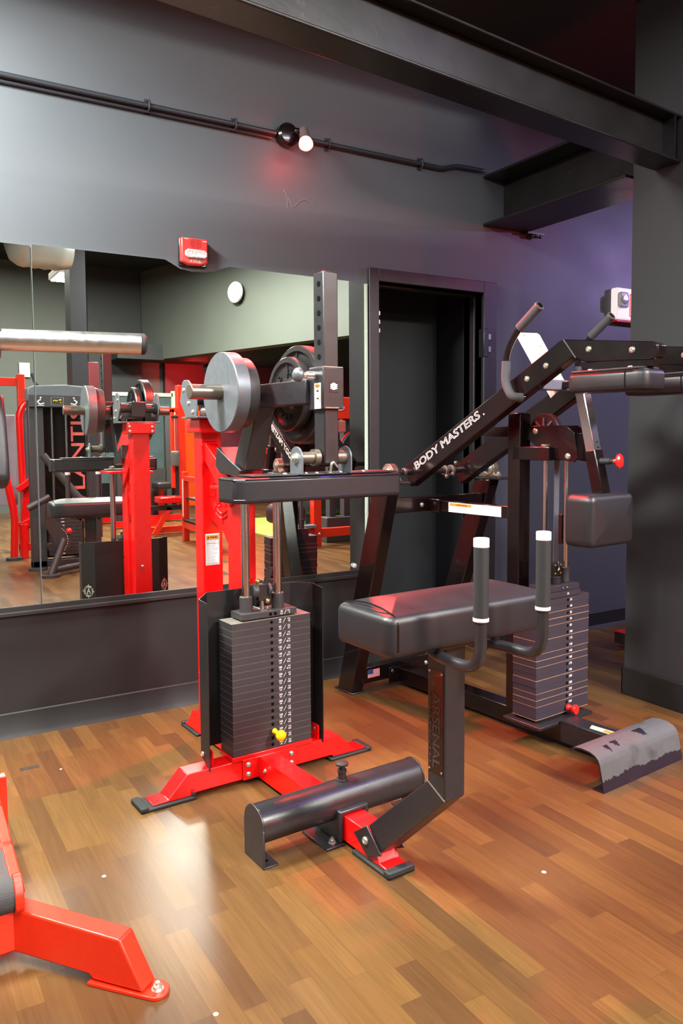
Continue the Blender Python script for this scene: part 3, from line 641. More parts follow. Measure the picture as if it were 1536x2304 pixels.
# toe roller
mk('foot_roller', MB().cyl((-0.298, -0.474, 0.112), (0.298, -0.474, 0.112), 0.0575, 48), mat('roller_black', (38, 35, 38), 0.3, var=0.08, scale=30, bump=0.05, bscale=300, spec=0.6), bevel=0.001)
for s_ in (-1, 1):
    poly = [(-0.534, 0.002), (-0.534, 0.112)]+circ(-0.474, 0.112, 0.060, 180, 0, 18)+[(-0.414, 0.112), (-0.414, 0.002)]
    x = s_*0.298
    e = MB(); e.pu(poly, x, x+s_*0.006); e.box((x+s_*0.006, -0.534, 0.0), (x-s_*0.045, -0.414, 0.006))
    ep = mk('roller_end_plate', e, M_blk, bevel=0.002)
    e = MB(); e.lathe([(0, 0.006), (0.0006, 0.006)], (x-s_*0.022, -0.50, 0.0063), (0,0,1), 12); e.build('drilled_hole', M_hole, ep)
w = MB(); w.box((-0.048, -0.548, 0.008), (-0.0305, -0.40, 0.103)); w.box((0.0455, -0.548, 0.008), (0.063, -0.40, 0.103)); w.box((-0.048, -0.548, 0.093), (0.063, -0.40, 0.108)); mk('roller_saddle', w, M_blk, bevel=0.006, seg=3)
w = MB(); w.box((-0.098, -0.553, 0.0), (-0.031, -0.405, 0.008)); w.box((0.046, -0.553, 0), (0.113, -0.405, 0.008)); mk('saddle_foot_plate', w, M_blk, bevel=0.003)
w = MB(); w.bolt((-0.062, -0.527, 0.008), (0,0,1), 0.010, nut=True); mk('bolt', w, M_bolt)
w = MB(); w.lathe([(0, 0.020), (0.008, 0.020), (0.009, 0.013), (0.030, 0.013), (0.031, 0.015), (0.038, 0.015), (0.039, 0.009), (0.052, 0.009)], (0.012, -0.474, 0.164), (0,0,1), 24); mk('pop_pin', w, M_blk)
w = MB(); w.lathe([(0, 0.010), (0.003, 0.020), (0.009, 0.021), (0.013, 0.016), (0.014, 0.004)], (0.012, -0.474, 0.214), (0,0,1), 24); mk('pop_pin_knob', w, M_rubber)
# seat support
w = MB(); w.pu([(-0.668, 0.112), (-0.935, 0.345), (-0.935, 0.722), (-1.003, 0.722), (-1.003, 0.312), (-0.728, 0.052)], -0.028, 0.042); sp = mk('seat_post', w, M_blk, bevel=0.004)
w = MB(); w.tube([(-0.0285, -0.935, 0.345), (-0.0285, -1.003, 0.312)], 0.0022, 6); w.build('weld_bead', mat('weld_grey', (96, 86, 80), 0.45), sp)
for x in (-0.0375, 0.046):
    pp = [(-0.605, 0.068), (-0.672, 0.115), (-0.742, 0.052), (-0.680, 0.022), (-0.672, 0.022)]
    mk('clamp_cheek', MB().pu(pp, x, x+0.007), M_blk, bevel=0.003)
mk('bolt', MB().bolt((-0.0378, -0.668, 0.068), (-1,0,0), 0.012), M_bolt)
npz0, npz1 = 0.375, 0.650
w = MB(); w.box((-0.0292, -0.997, npz0), (-0.0280, -0.940, npz1)); npo = mk('nameplate', w, M_nameplate)
for (st_, y_, h_, wd_) in (('ARSENAL', -0.958, 0.028, 0.20), ('STRENGTH', -0.944, 0.008, 0.19)):
    w2 = MB(); w2.text(st_, (-0.0294, y_, npz1-0.06), (0, 0, -1), (0, -1, 0), h_, 'L', width=wd_)
    w2.build('embossed_name', M_dim, npo)
for (y, z) in ((-0.944, npz1-0.008), (-0.991, npz1-0.008), (-0.944, npz0+0.008), (-0.991, npz0+0.008)):
    mk('rivet', MB().lathe([(0, 0.0032), (0.0012, 0.0028), (0.0013, 0.001)], (-0.0292, y, z), (-1,0,0), 12), M_bolt)
mk('seat_bracket', MB().box((-0.10, -1.04, 0.722), (0.13, -0.87, 0.734)), M_blk, bevel=0.003)
w = MB(); w.cushion(-0.255, 0.300, -1.065, -0.835, 0.734, 0.832, 0.020, 0.022, 0.03); st = mk('seat_pad', w, M_leather, ang=60)
w = MB()
pts = [(-0.228, -1.0655, 0.748), (-0.228, -1.0655, 0.815), (-0.229, -1.05, 0.832), (-0.229, -1.0, 0.842), (-0.229, -0.95, 0.845), (-0.229, -0.90, 0.842), (-0.229, -0.85, 0.832)]
w.tube(pts, 0.0022, 6, 0.012)
w.build('piping', M_blkgloss, st)
for x in (-0.093, 0.113):
    w = MB(); w.tube([(x*0.6, -0.96, 0.716), (x, -1.06, 0.712), (x, -1.197, 0.712), (x, -1.197, 1.0)], 0.0142, 18, 0.07); hb = mk('seat_handle', w, M_blk)
    w = MB(); w.cyl((x, -1.197, 0.836), (x, -1.197, 1.0), 0.0175, 24); w.build('handle_grip', M_rubber, hb)
    MB().cyl((x, -1.197, 0.998), (x, -1.197, 1.020), 0.0182, 28).build('handle_cap', M_alum, hb, bevel=0.002); MB().cyl((x, -1.197, 0.828), (x, -1.197, 0.838), 0.0186, 28).build('handle_collar', M_alum, hb, bevel=0.002)

# free plates on the pegs (things of their own)
def world1(u, v, z):
    c, s = math.cos(0.0574), math.sin(0.0574); return V((1.21+u*c-v*s, -0.952+u*s+v*c, z))
def peg_plate(u0, u1, r, m, label, detail=0):
    th = thing('weight_plate', label, 'weight plate', world1(0, -0.02, 1.403-0.0), 0.0574, 'round plates on the lever arm pegs')
    w = MB(); hub = 0.0265
    t0, t1 = min(u0, u1), max(u0, u1)
    if detail:
        prof = [(t0, hub), (t0, 0.05), (t0+0.008, 0.055), (t0+0.012, 0.06), (t0+0.012, r-0.032), (t0+0.006, r-0.024), (t0, r-0.020), (t0, r-0.004), (t0+0.005, r), (t1-0.005, r), (t1, r-0.004), (t1, r-0.020), (t1-0.012, r-0.032), (t1-0.012, 0.06), (t1, 0.05), (t1, hub), (t0, hub)]
    else:
        prof = [(t0, hub), (t0, r-0.003), (t0+0.003, r), (t1-0.003, r), (t1, r-0.003), (t1, hub), (t0, hub)]
    # open lathe (annulus): build without end caps
    seg = 56; n = len(prof); vs = []; fs = []
    for d, rr in prof:
        for k in range(seg):
            an = 2*PI*k/seg; vs.append((d, rr*math.cos(an), rr*math.sin(an)))
    for i in range(n-1):
        for k in range(seg):
            k2 = (k+1) % seg; fs.append((i*seg+k, i*seg+k2, (i+1)*seg+k2, (i+1)*seg+k))
    w.add(vs, fs); w.build('plate_disc', m, th)
    if detail:
        x = t0+0.0105; w = MB()
        ring = 0.5*(0.06+r-0.032)
        s = 'STANDARD  BARBELL  ' if r > 0.16 else 'BARBELL STANDARD '
        for i, ch in enumerate(s):
            if ch == ' ': continue
            an = PI/2+2*PI*i/len(s)
            rd = V((0, math.cos(an), math.sin(an))); tg = V((0, -math.sin(an), math.cos(an)))
            hh = 0.022
            w.text(ch, rd*(ring-hh*0.5), tg, rd, hh, 'C')
        for v_ in w.v: v_.x = x-0.001+v_.x*3
        w.build('raised_lettering', m, th)
        w = MB()
        for k in range(3):
            an = PI/2+k*2*PI/3; rd = V((0, math.cos(an), math.sin(an)))
            w.bar(rd*0.055+V((t0+0.011, 0, 0)), rd*(r-0.028)+V((t0+0.011, 0, 0)), 0.006, 0.010, (1, 0, 0))
        w.build('spoke_rib', m, th)
    return th
peg_plate(-0.172, -0.122, 0.1365, M_sharp, 'smooth grey round weight plate outermost on the left peg, nearest the camera')
peg_plate(-0.121, -0.078, 0.120, M_charcoal, 'smaller dark round weight plate behind the smooth grey one on the left peg')
peg_plate(0.085, 0.125, 0.133, M_castiron, 'smaller cast iron weight plate with raised lettering on the right peg', 1)
peg_plate(0.126, 0.176, 0.176, M_castiron, 'largest cast iron weight plate with raised lettering, outermost on the right peg', 1)
# selector pin
sp = thing('selector_pin', 'yellow ball-headed selector pin in the grey numbered weight stack', 'selector pin', world1(0.031, 0.003, 0.1735), 0.0574)
w = MB(); w.cyl((0, 0.03, 0), (0, -0.008, 0), 0.0045, 12); w.build('pin_shaft', M_steel, sp)
w = MB(); w.lathe([(0, 0.006), (0.003, 0.0105), (0.010, 0.0105), (0.014, 0.008), (0.020, 0.0075), (0.026, 0.010), (0.033, 0.0165), (0.042, 0.020), (0.052, 0.0185), (0.058, 0.011), (0.060, 0.002)], (0, -0.004, 0.004), (0.15, -1, -0.18), 24); w.build('pin_knob', M_yellow, sp)

# ================================================================== MACHINE 2 (black standing calf machine)
A2 = 0.096
T2 = thing('standing_calf_machine', 'black standing calf raise machine with twin lever arms and shoulder pads beside the pier', 'gym machine', (2.3, -0.9, 0), A2)
def m2(name, w, m=M_blkgloss, **k): return w.build(name, m, T2, **k)
m2('base_beam', MB().box((0.01, -0.44, 0.02), (0.09, 0.64, 0.092)), bevel=0.004)
w = MB(); w.box((0.005, -0.70, 0.022), (0.095, -0.40, 0.112)); fb = m2('front_beam', w, M_blk, bevel=0.005)
w = MB(); w.prism([(0.02, -0.53, 0.1125), (0.055, -0.515, 0.1125), (0.066, -0.655, 0.1125), (0.028, -0.665, 0.1125)], (0, 0, 0.001)); w.build('torn_sticker', M_tan, fb)
w = MB(); w.box((0.03, -0.62, 0.1133), (0.052, -0.58, 0.1140)); w.build('sticker_header', M_warn, fb)
m2('rear_crossbar', MB().box((-0.215, 0.605, 0.045), (0.335, 0.66, 0.125)), bevel=0.004)
# flag sticker
w = MB(); w.box((-0.182, 0.6035, 0.070), (-0.108, 0.6045, 0.110)); fl = m2('flag_sticker', w, M_numbers)
w = MB()
for k in range(7): w.box((-0.182, 0.6028, 0.070+k*0.0062), (-0.108, 0.6034, 0.0731+k*0.0062))
w.build('flag_stripe', M_flagred, fl)
w = MB(); w.box((-0.182, 0.6020, 0.0885), (-0.150, 0.6027, 0.110)); w.build('flag_canton', M_blue, fl)
for x in (-0.03, 0.20): m2('bolt', MB().bolt((x, 0.6045, 0.082), (0,-1,0), 0.012), M_bolt)
m2('joint_plate', MB().box((-0.05, 0.598, 0.02), (0.15, 0.606, 0.10)), bevel=0.002)
for (xb, xt) in ((-0.232, -0.245), (0.332, 0.405)):
    m2('foot_plate', MB().box((xb-0.04, 0.615, 0), (xb+0.04, 0.76, 0.008)), M_blk, bevel=0.003)
    w = MB(); hw = 0.034
    w.add([(xb-hw, 0.625, 0.008), (xb+hw, 0.625, 0.008), (xb+hw, 0.74, 0.008), (xb-hw, 0.74, 0.008), (xt-hw, 0.325, 1.035), (xt+hw, 0.325, 1.035), (xt+hw, 0.435, 1.035), (xt-hw, 0.435, 1.035)],
          [(0,3,2,1),(4,5,6,7),(0,1,5,4),(1,2,6,5),(2,3,7,6),(3,0,4,7)])
    m2('frame_leg', w, bevel=0.004)
    m2('bearing_plate', MB().box((xt-0.04, 0.27, 1.035), (xt+0.05, 0.44, 1.047)), M_blk, bevel=0.003)
    w = MB(); w.pu([(0.29, 1.047), (0.29, 1.056), (0.318, 1.064)]+circ(0.355, 1.088, 0.040, 200, -20, 14)+[(0.40, 1.064), (0.42, 1.056), (0.42, 1.047)], xt-0.018, xt+0.018); m2('pillow_bearing', w, M_oldsteel, bevel=0.003)
    w = MB(); w.lathe([(0, 0.03), (0.004, 0.03), (0.004, 0.024), (0.002, 0.024), (0.002, 0.018), (0.010, 0.018), (0.011, 0.01)], (xt-0.018, 0.355, 1.088), (-1,0,0), 24); m2('bearing_race', w, M_bolt)
    for y in (0.302, 0.41): m2('bolt', MB().bolt((xt, y, 1.058), (0,0,1), 0.012, nut=True), M_bolt)
m2('upper_crossbar', MB().box((-0.225, 0.372, 0.898), (0.39, 0.42, 0.968)), bevel=0.004)
w = MB(); w.cyl((-0.26, 0.355, 1.088), (0.43, 0.355, 1.088), 0.0135, 18); m2('pivot_axle', w, M_blk)
w = MB()
for (x, r) in ((-0.17, 0.018), (0.085, 0.024), (0.125, 0.026), (0.235, 0.019)): w.cyl((x, 0.355, 1.088), (x+0.016, 0.355, 1.088), r, 20)
m2('axle_collar', w, M_oldsteel, bevel=0.002)
for (x, z) in ((0.145, 1.122), (0.085, 1.06), (0.125, 1.07)): m2('bolt', MB().bolt((x, 0.335, z), (0,-1,0), 0.012), M_oldsteel)
# brace to the tower with the warning label
m2('tower_brace', MB().box((0.012, -0.13, 0.900), (0.05, 0.372, 0.952)), bevel=0.003)
w = MB(); w.box((0.0, 0.30, 0.893), (0.012, 0.372, 0.958)); m2('brace_tab', w, bevel=0.003)
m2('bolt', MB().bolt((-0.04, 0.371, 0.93), (0,-1,0), 0.012), M_bolt)
w = MB(); w.box((0.0105, -0.075, 0.903), (0.0119, 0.245, 0.947)); st = m2('warning_label', w, M_white)
w = MB(); w.box((0.0097, 0.10, 0.932), (0.0104, 0.238, 0.944)); w.build('label_header', M_warn, st)
w = MB(); w.text('WARNING', (0.0092, 0.195, 0.934), (0,-1,0), (0,0,1), 0.008, 'L', width=0.07); w.build('label_title', mat('brick_ink', (150, 60, 30), 0.5), st)
w = MB()
for k in range(3): w.box((0.0099, 0.12, 0.908+k*0.008), (0.0104, 0.19, 0.9095+k*0.008))
w.build('label_text', M_greyink, st)
# weight tower
m2('tower_upright', MB().box((-0.002, -0.185, 0.09), (0.066, -0.12, 1.345)), bevel=0.004)
m2('rod_crosshead', MB().box((-0.002, -0.335, 1.150), (0.215, -0.145, 1.205)), bevel=0.003)
hp = [(0.06, 1.290), (-0.39, 1.290), (-0.43, 1.262), (-0.452, 1.165), (-0.435, 1.145), (-0.40, 1.150), (-0.30, 1.165), (-0.22, 1.225), (-0.17, 1.243), (0.06, 1.250)]
for x in (0.028, 0.108): m2('pulley_cheek', MB().pu(hp, x, x+0.006), bevel=0.001)
m2('pulley_crossbar', MB().box((0.034, -0.43, 1.155), (0.108, -0.39, 1.26)), bevel=0.003)
for (y, z) in ((-0.242, 1.268), (-0.405, 1.168)): m2('bolt', MB().bolt((0.028, y, z), (-1,0,0), 0.013), M_bolt)
w = MB(); w.lathe([(0, 0.07), (0.004, 0.072), (0.006, 0.062), (0.026, 0.062), (0.028, 0.072), (0.032, 0.07)], (0.055, -0.262, 1.268), (1,0,0), 40); pu_ = m2('cable_pulley', w, M_rubber)
w = MB()
for k in range(8):
    an = k*PI/4; w.bar((0.053, -0.262+0.012*math.cos(an), 1.268+0.012*math.sin(an)), (0.053, -0.262+0.056*math.cos(an), 1.268+0.056*math.sin(an)), 0.008, 0.004, (1,0,0))
w.build('pulley_spoke', M_greypanel, pu_)
for x in (0.030, 0.160):
    m2('guide_rod', MB().cyl((x, -0.295, 0.62), (x, -0.295, 1.20), 0.0115, 24), M_chrome)
    m2('rod_collar', MB().cyl((x, -0.295, 0.642), (x, -0.295, 0.700), 0.0185, 24), M_charcoal)
m2('rod_clamp', MB().cyl((0.030, -0.295, 1.165), (0.030, -0.295, 1.215), 0.021, 24), M_oldsteel, bevel=0.003)
m2('lift_belt', MB().box((0.081, -0.299, 0.73), (0.111, -0.296, 1.26)), mat('grey_belt', (96, 94, 104), 0.5))
w = MB(); w.box((0.072, -0.31, 0.672), (0.122, -0.285, 0.726)); bc = m2('belt_clamp', w, M_blk, bevel=0.003)
w = MB()
for (x, z) in ((0.080, 0.718), (0.114, 0.718), (0.080, 0.684), (0.114, 0.684)): MB().bolt((x, -0.31, z), (0,-1,0), 0.005).build('clamp_screw', M_brass, bc)
w = MB(); w.tube([(0.094, -0.312, 0.735), (0.092, -0.316, 0.715), (0.101, -0.316, 0.700), (0.088, -0.316, 0.694), (0.098, -0.316, 0.71)], 0.0016, 6, 0.006); w.build('safety_wire', M_steel, bc)
m2('belt_socket', MB().cyl((0.096, -0.297, 0.640), (0.096, -0.297, 0.672), 0.026, 24), M_blk, bevel=0.002)
m2('stack_base', MB().box((-0.112, -0.395, 0.088), (0.225, -0.205, 0.101)), M_blk, bevel=0.002)
m2('stack_cushion', MB().box((-0.05, -0.34, 0.101), (0.22, -0.24, 0.112)), M_rubber)
for k in range(18):
    num = 280-15*k; z0 = 0.112+k*0.0267
    jx = random.uniform(-0.0025, 0.0025)
    w = MB(); w.box((-0.085+jx, -0.352, z0), (0.246+jx, -0.232, z0+0.0260))
    w.box((-0.0855+jx, -0.3525, z0-0.0002), (0.2465+jx, -0.2315, z0+0.0010 if k % 3 else z0+0.0016), 1 if k % 2 == 0 or k % 3 == 0 else 0)
    p = m2('stack_plate', w, [M_plate2, M_gold])
    w = MB(); w.lathe([(0, 0.0062), (0.0008, 0.0062)], (0.108, -0.3525, z0+0.013), (0,-1,0), 16); w.build('pin_hole', M_hole, p)
    w = MB(); w.text(str(num), (0.121, -0.3530, z0+0.0085), (1,0,0), (0,0,1), 0.0095, 'L'); w.build('weight_marking', M_numbers, p)
w = MB(); w.box((-0.005, -0.352, 0.594), (0.190, -0.238, 0.616)); w.box((-0.005, -0.345, 0.617), (0.190, -0.245, 0.640)); h2 = m2('head_plate', w, M_plate2, bevel=0.0008)
w = MB(); w.text('10', (0.108, -0.3528, 0.600), (1,0,0), (0,0,1), 0.0095, 'C'); w.build('weight_marking', M_numbers, h2)
w = MB(); w.bolt((0.085, -0.346, 0.628), (0,-1,0), 0.006); w.bolt((0.110, -0.346, 0.628), (0,-1,0), 0.006); w.build('head_screw', M_oldsteel, h2)
# lever arms, (v,z) outline
arm_poly = [(0.395, 1.105), (0.345, 1.02), (-0.045, 1.246), (-0.545, 1.535), (-0.60, 1.512), (-0.865, 1.500), (-0.885, 1.512), (-0.885, 1.548), (-0.865, 1.560), (-0.505, 1.602), (-0.485, 1.598)]
sl = V((0, -0.88, 0.508)).normalized()
def arm(x0, side, first):
    w = MB(); w.pu(arm_poly, x0, x0+0.05); a_ = m2('lever_arm', w, bevel=0.004)
    w = MB(); w.tube([(x0-0.001, -0.505, 1.600), (x0-0.001, -0.560, 1.530)], 0.0025, 6); w.build('weld_bead', M_charcoal, a_)
    xs = x0 if first else x0
    for (y, z) in ((-0.335, 1.468), (-0.425, 1.512), (-0.615, 1.556), (-0.79, 1.538)):
        m2('bolt', MB().bolt((x0, y, z), (-1,0,0), 0.012), M_bolt)
    if first:
        w = MB()
        w.text('BODY MASTERS', (x0-0.0008, 0.300, 1.098), sl, sl.cross(V((1,0,0))) if sl.cross(V((1,0,0))).z > 0 else -sl.cross(V((1,0,0))), 0.036, 'L', outline=True, width=0.455)
        w.text('.', (x0-0.0008, -0.11, 1.334), sl, (0, 0.508, 0.88), 0.007, 'L')
        w.build('arm_lettering', M_numbers, a_)
    # shoulder pad
    hx0, hx1 = (x0-0.055, x0+0.085) if side < 0 else (x0-0.035, x0+0.105)
    m2('pad_mount', MB().pu([(-0.575, 1.512), (-0.585, 1.478), (-0.86, 1.478), (-0.875, 1.505)], x0+0.004, x0+0.046), bevel=0.003)
    m2('pad_backplate', MB().box((hx0+0.01, -0.845, 1.470), (hx1-0.01, -0.575, 1.478)), M_blk, bevel=0.002)
    w = MB(); w.cushion(hx0, hx1, -0.875, -0.555, 1.402, 1.470, 0.018, 0.002, 0.035); sp_ = m2('shoulder_pad', w, M_leather, ang=60)
    w = MB(); w.tube([(hx0-0.001, -0.80, 1.408), (hx0-0.001, -0.80, 1.466)], 0.0018, 6); w.tube([(hx0-0.0005, -0.58, 1.463), (hx0-0.0005, -0.83, 1.463)], 0.0016, 6); w.build('piping', M_blkgloss, sp_)
    for y in (-0.64, -0.80): m2('bolt', MB().bolt((hx0+0.03, y, 1.478), (0,0,1), 0.009), M_bolt)
    # handle
    hx = x0-0.036 if side < 0 else x0+0.086
    rt = x0+0.01 if side < 0 else x0+0.04
    w = MB(); w.tube([(rt, -0.312, 1.398), (hx, -0.295, 1.398), (hx, -0.255, 1.46), (hx, -0.262, 1.575), (hx, -0.315, 1.652), (hx, -0.425, 1.735)], 0.0125, 16, 0.045); hd_ = m2('arm_handle', w)
    w = MB(); w.tube([(rt-0.008*side*-1, -0.308, 1.398), (hx, -0.292, 1.400), (hx, -0.257, 1.455), (hx, -0.261, 1.54)], 0.0175, 18, 0.035); w.build('foam_grip', M_foam, hd_)
    w = MB(); w.tube([(hx, -0.325, 1.660), (hx, -0.420, 1.731)], 0.018, 20); w.build('foam_grip', M_foam, hd_)
    w = MB(); dv = V((0, -0.095, 0.071)).normalized(); w.lathe([(0, 0.0195), (0.006, 0.0195), (0.007, 0.015)], V((hx, -0.418, 1.7295)), dv, 20); w.build('grip_cap', M_oldsteel, hd_)
arm(-0.136, -1, True)
arm(0.185, 1, False)
w = MB(); w.box((-0.086, -0.375, 1.428), (0.185, -0.315, 1.468)); m2('arm_crossbar', w, M_greypanel, bevel=0.004)
w = MB(); w.pu([(-0.113, 1.675), (-0.120, 1.682), (-0.226, 1.668), (-0.238, 1.660), (-0.372, 1.455), (-0.30, 1.400)], 0.048, 0.053); pc = m2('instruction_placard', w, M_white, bevel=0.001)
w = MB(); w.text('CALF RAISE', (0.0475, -0.128, 1.668), (0,-1,-0.13), (0,-0.13,1), 0.006, 'L'); w.box((0.0472, -0.245, 1.610), (0.0479, -0.250, 1.616)); w.build('placard_text', M_greyink, pc)
# adjustable chrome lever with belly pad
def lever_pt(t, off=0): return V((0.04, -0.455-0.1*t+off, 1.440-0.425*t))
l0, l1, lm = lever_pt(0), lever_pt(1.0), lever_pt(0.59)
m2('adjust_tube', MB().bar(l0, lm, 0.046, 0.040, (0,1,0)), M_chrome, bevel=0.003)
w = MB(); w.bar(lever_pt(0.585), l1, 0.052, 0.046, (0,1,0)); m2('adjust_sleeve', w, bevel=0.003)
w = MB()
for t in (0.50, 0.55): p = lever_pt(t); w.lathe([(0, 0.005), (0.001, 0.005)], p+V((0.004, -0.0205, -0.004)), (0,-1,-0.23), 12)
m2('adjust_hole', w, M_hole)
m2('lever_top_pin', MB().cyl((0.005, -0.455, 1.445), (0.075, -0.455, 1.445), 0.022, 20), M_rubber)
m2('bolt', MB().bolt((0.005, -0.455, 1.445), (-1,0,0), 0.013), M_bolt)
m2('lever_bar', MB().bar((0.04, -0.46, 1.448), (0.04, -0.345, 1.448), 0.03, 0.03), bevel=0.003)
p = lever_pt(0.68)+V((0, -0.022, 0))
m2('pop_pin', MB().lathe([(0, 0.013), (0.038, 0.012), (0.039, 0.009), (0.055, 0.009)], p, (0.25,-1,0.03), 20), M_rubber)
m2('pop_pin_knob', MB().lathe([(0, 0.009), (0.012, 0.010), (0.016, 0.026), (0.024, 0.028), (0.030, 0.022), (0.033, 0.005)], p+V((0.0125,-0.05,0.0015)), (0.25,-1,0.03), 28), M_redplastic)
w = MB(); w.cushion(-0.085, 0.19, -0.10, 0.10, 0, 0.125, 0.025, 0.012, 0.03)
mr = Matrix.Rotation(PI/2, 4, 'X'); w.v = [mr @ v + V((0.0, -0.475, 0.930)) for v in w.v]; bp_ = m2('belly_pad', w, M_leather, ang=60)
m2('belly_pad_plate', MB().box((-0.05, -0.475, 0.832), (0.15, -0.462, 1.005)), M_blk, bevel=0.003)
w = MB(); w.box((-0.078, -0.462, 0.835), (-0.068, -0.445, 0.950)); m2('pad_edge_plate', w, bevel=0.002)
m2('bolt', MB().bolt((-0.073, -0.455, 0.945), (-1,0,0), 0.005), M_bolt)
# kick plate
prof = [(-0.715, 0.000), (-0.762, 0.000), (-0.760, 0.020), (-0.742, 0.098), (-0.735, 0.112), (-0.722, 0.123), (-0.700, 0.130), (-0.665, 0.132), (-0.635, 0.127), (-0.615, 0.112)]
def offp(p, t):
    out = []
    for i in range(len(p)):
        a_ = V((p[max(i-1,0)][0], p[max(i-1,0)][1])); b_ = V((p[min(i+1,len(p)-1)][0], p[min(i+1,len(p)-1)][1])); d_ = (b_-a_).normalized()
        out.append((p[i][0]-d_.y*t, p[i][1]+d_.x*t))
    return out
inn = offp(prof, -0.005)
w = MB(); w.pu(prof+inn[::-1], -0.213, 0.282); kp = m2('kick_plate', w, mat('kick_plate_enamel', (36, 27, 38), 0.34, var=0.2, wear=(96, 84, 80), wearscale=40, wearamt=0.68), ang=50)
# torn grip tape over the kick plate
outp = offp(prof, 0.0016); seg_l = [0]
for i in range(1, len(outp)): seg_l.append(seg_l[-1]+math.dist(outp[i], outp[i-1]))
def at(s):
    for i in range(1, len(outp)):
        if s <= seg_l[i] or i == len(outp)-1:
            t = (s-seg_l[i-1])/(seg_l[i]-seg_l[i-1]); return (outp[i-1][0]+(outp[i][0]-outp[i-1][0])*t, outp[i-1][1]+(outp[i][1]-outp[i-1][1])*t)
s0, s1 = seg_l[2]+0.018, seg_l[-1]
NX, NY = 150, 54; keep = {}
random.seed(11); jag = [0.0]
for i in range(NX+1): jag.append(max(0, min(0.016, jag[-1]+random.uniform(-0.003, 0.003))))
def torn(x, s):
    f = (s-s0)/(s1-s0)
    if s < s0+jag[int((x+0.213)/0.495*NX)]: return True
    for (cx, cf, rx, rf) in ((-0.122, 0.50, 0.013, 0.085), (-0.066, 0.55, 0.020, 0.085), (0.103, 0.60, 0.032, 0.11)):
        dx = (x-cx)/rx; df = (f-cf)/rf
        if -1 < df < 1 and abs(dx) < (0.25+0.75*(df+1)/2)+0.12*math.sin(x*900): return True
    return False
vs = []; idx = {}; fs = []
for i in range(NX+1):
    for j in range(NY+1):
        x = -0.213+0.495*i/NX; s_ = s0+(s1-s0)*j/NY; y, z = at(s_); idx[(i, j)] = len(vs); vs.append((x, y, z))
for i in range(NX):
    for j in range(NY):
        x = -0.213+0.495*(i+0.5)/NX; s_ = s0+(s1-s0)*(j+0.5)/NY
        if not torn(x, s_): fs.append((idx[(i, j)], idx[(i+1, j)], idx[(i+1, j+1)], idx[(i, j+1)]))
w = MB(); w.add(vs, fs); gt = w.build('grip_tape', M_grip, kp, label='torn grey grip tape')
sd = gt.modifiers.new('sol', 'SOLIDIFY'); sd.thickness = 0.0012
# red pull pin of the second stack
def world2(u, v, z):
    c, s = math.cos(A2), math.sin(A2); return V((2.3+u*c-v*s, -0.9+u*s+v*c, z))
sp = thing('selector_pin', 'red knobbed selector pin at the bottom of the black machine stack beside the pier', 'selector pin', world2(0.108, -0.352, 0.130), A2)
w = MB(); w.cyl((0, 0.03, 0), (0, -0.006, 0), 0.0045, 12); w.build('pin_shaft', M_steel, sp)
w = MB(); w.lathe([(0, 0.008), (0.002, 0.015), (0.010, 0.014), (0.014, 0.009), (0.026, 0.010), (0.030, 0.019), (0.038, 0.021), (0.044, 0.019), (0.045, 0.004)], (0, -0.004, 0), (0.12, -1, -0.02), 24); w.build('pin_knob', M_redplastic, sp)

# red frame corner visible left of the pier
w = MB(); w.box((3.75, -0.48, 0.02), (4.9, -0.38, 0.10)); rf = w.build('bench_base', M_red, bevel=0.003)
tag(rf, 'red square steel tube end lying on the floor just left of the pier', 'steel tube')
w = MB(); w.box((3.7485, -0.474, 0.026), (3.7495, -0.386, 0.094)); w.build('tube_opening', M_ink, rf)

# ================================================================== FOREGROUND MACHINE at the left edge
T3 = thing('leg_press_frame', 'scarlet plate loaded machine cut off by the left edge with black grip footplate', 'gym machine', (0.27, -1.50, 0), 0)
def m3(name, w, m=M_red2, **k):
    w.v = [v-V((0.27, -1.50, 0)) for v in w.v]; return w.build(name, m, T3, **k)
q0 = V((0.268, -1.535, 0)); q1 = V((0.474, -1.785, 0)); dd = (q1-q0).normalized(); ns = V((-dd.y, dd.x, 0))*0.026
def lp(t, z, s): return q0+dd*t+ns*s+V((0, 0, z))
L_ = (q1-q0).length
poly = [(0, 0.03), (0, 0.135), (L_-0.015, 0.122), (L_+0.045, 0.012), (L_-0.09, 0.012), (L_-0.10, 0.022)]
w = MB(); w.prism([lp(t, z, -1) for t, z in poly], ns*2); m3('front_leg', w, bevel=0.005, seg=3)
w = MB()
cx = [lp(L_+0.062, 0, 0)+V((0.030*math.cos(a), 0.030*math.sin(a), 0)) for a in [math.atan2(dd.y, dd.x)+math.radians(k) for k in range(-90, 91, 15)]]
w.prism([p for p in cx]+[lp(L_-0.10, 0, 1.3), lp(L_-0.10, 0, -1.3)], (0, 0, 0.009)); m3('foot_plate', w, bevel=0.002)
w = MB(); w.bolt(lp(L_+0.066, 0.009, 0), (0,0,1), 0.011, nut=True); m3('anchor_bolt', w, M_bolt)
w = MB(); w.bar((0.268, -1.535, 0.083), (-1.2, -1.62, 0.083), 0.052, 0.105); m3('rear_cross_beam', w, bevel=0.005)
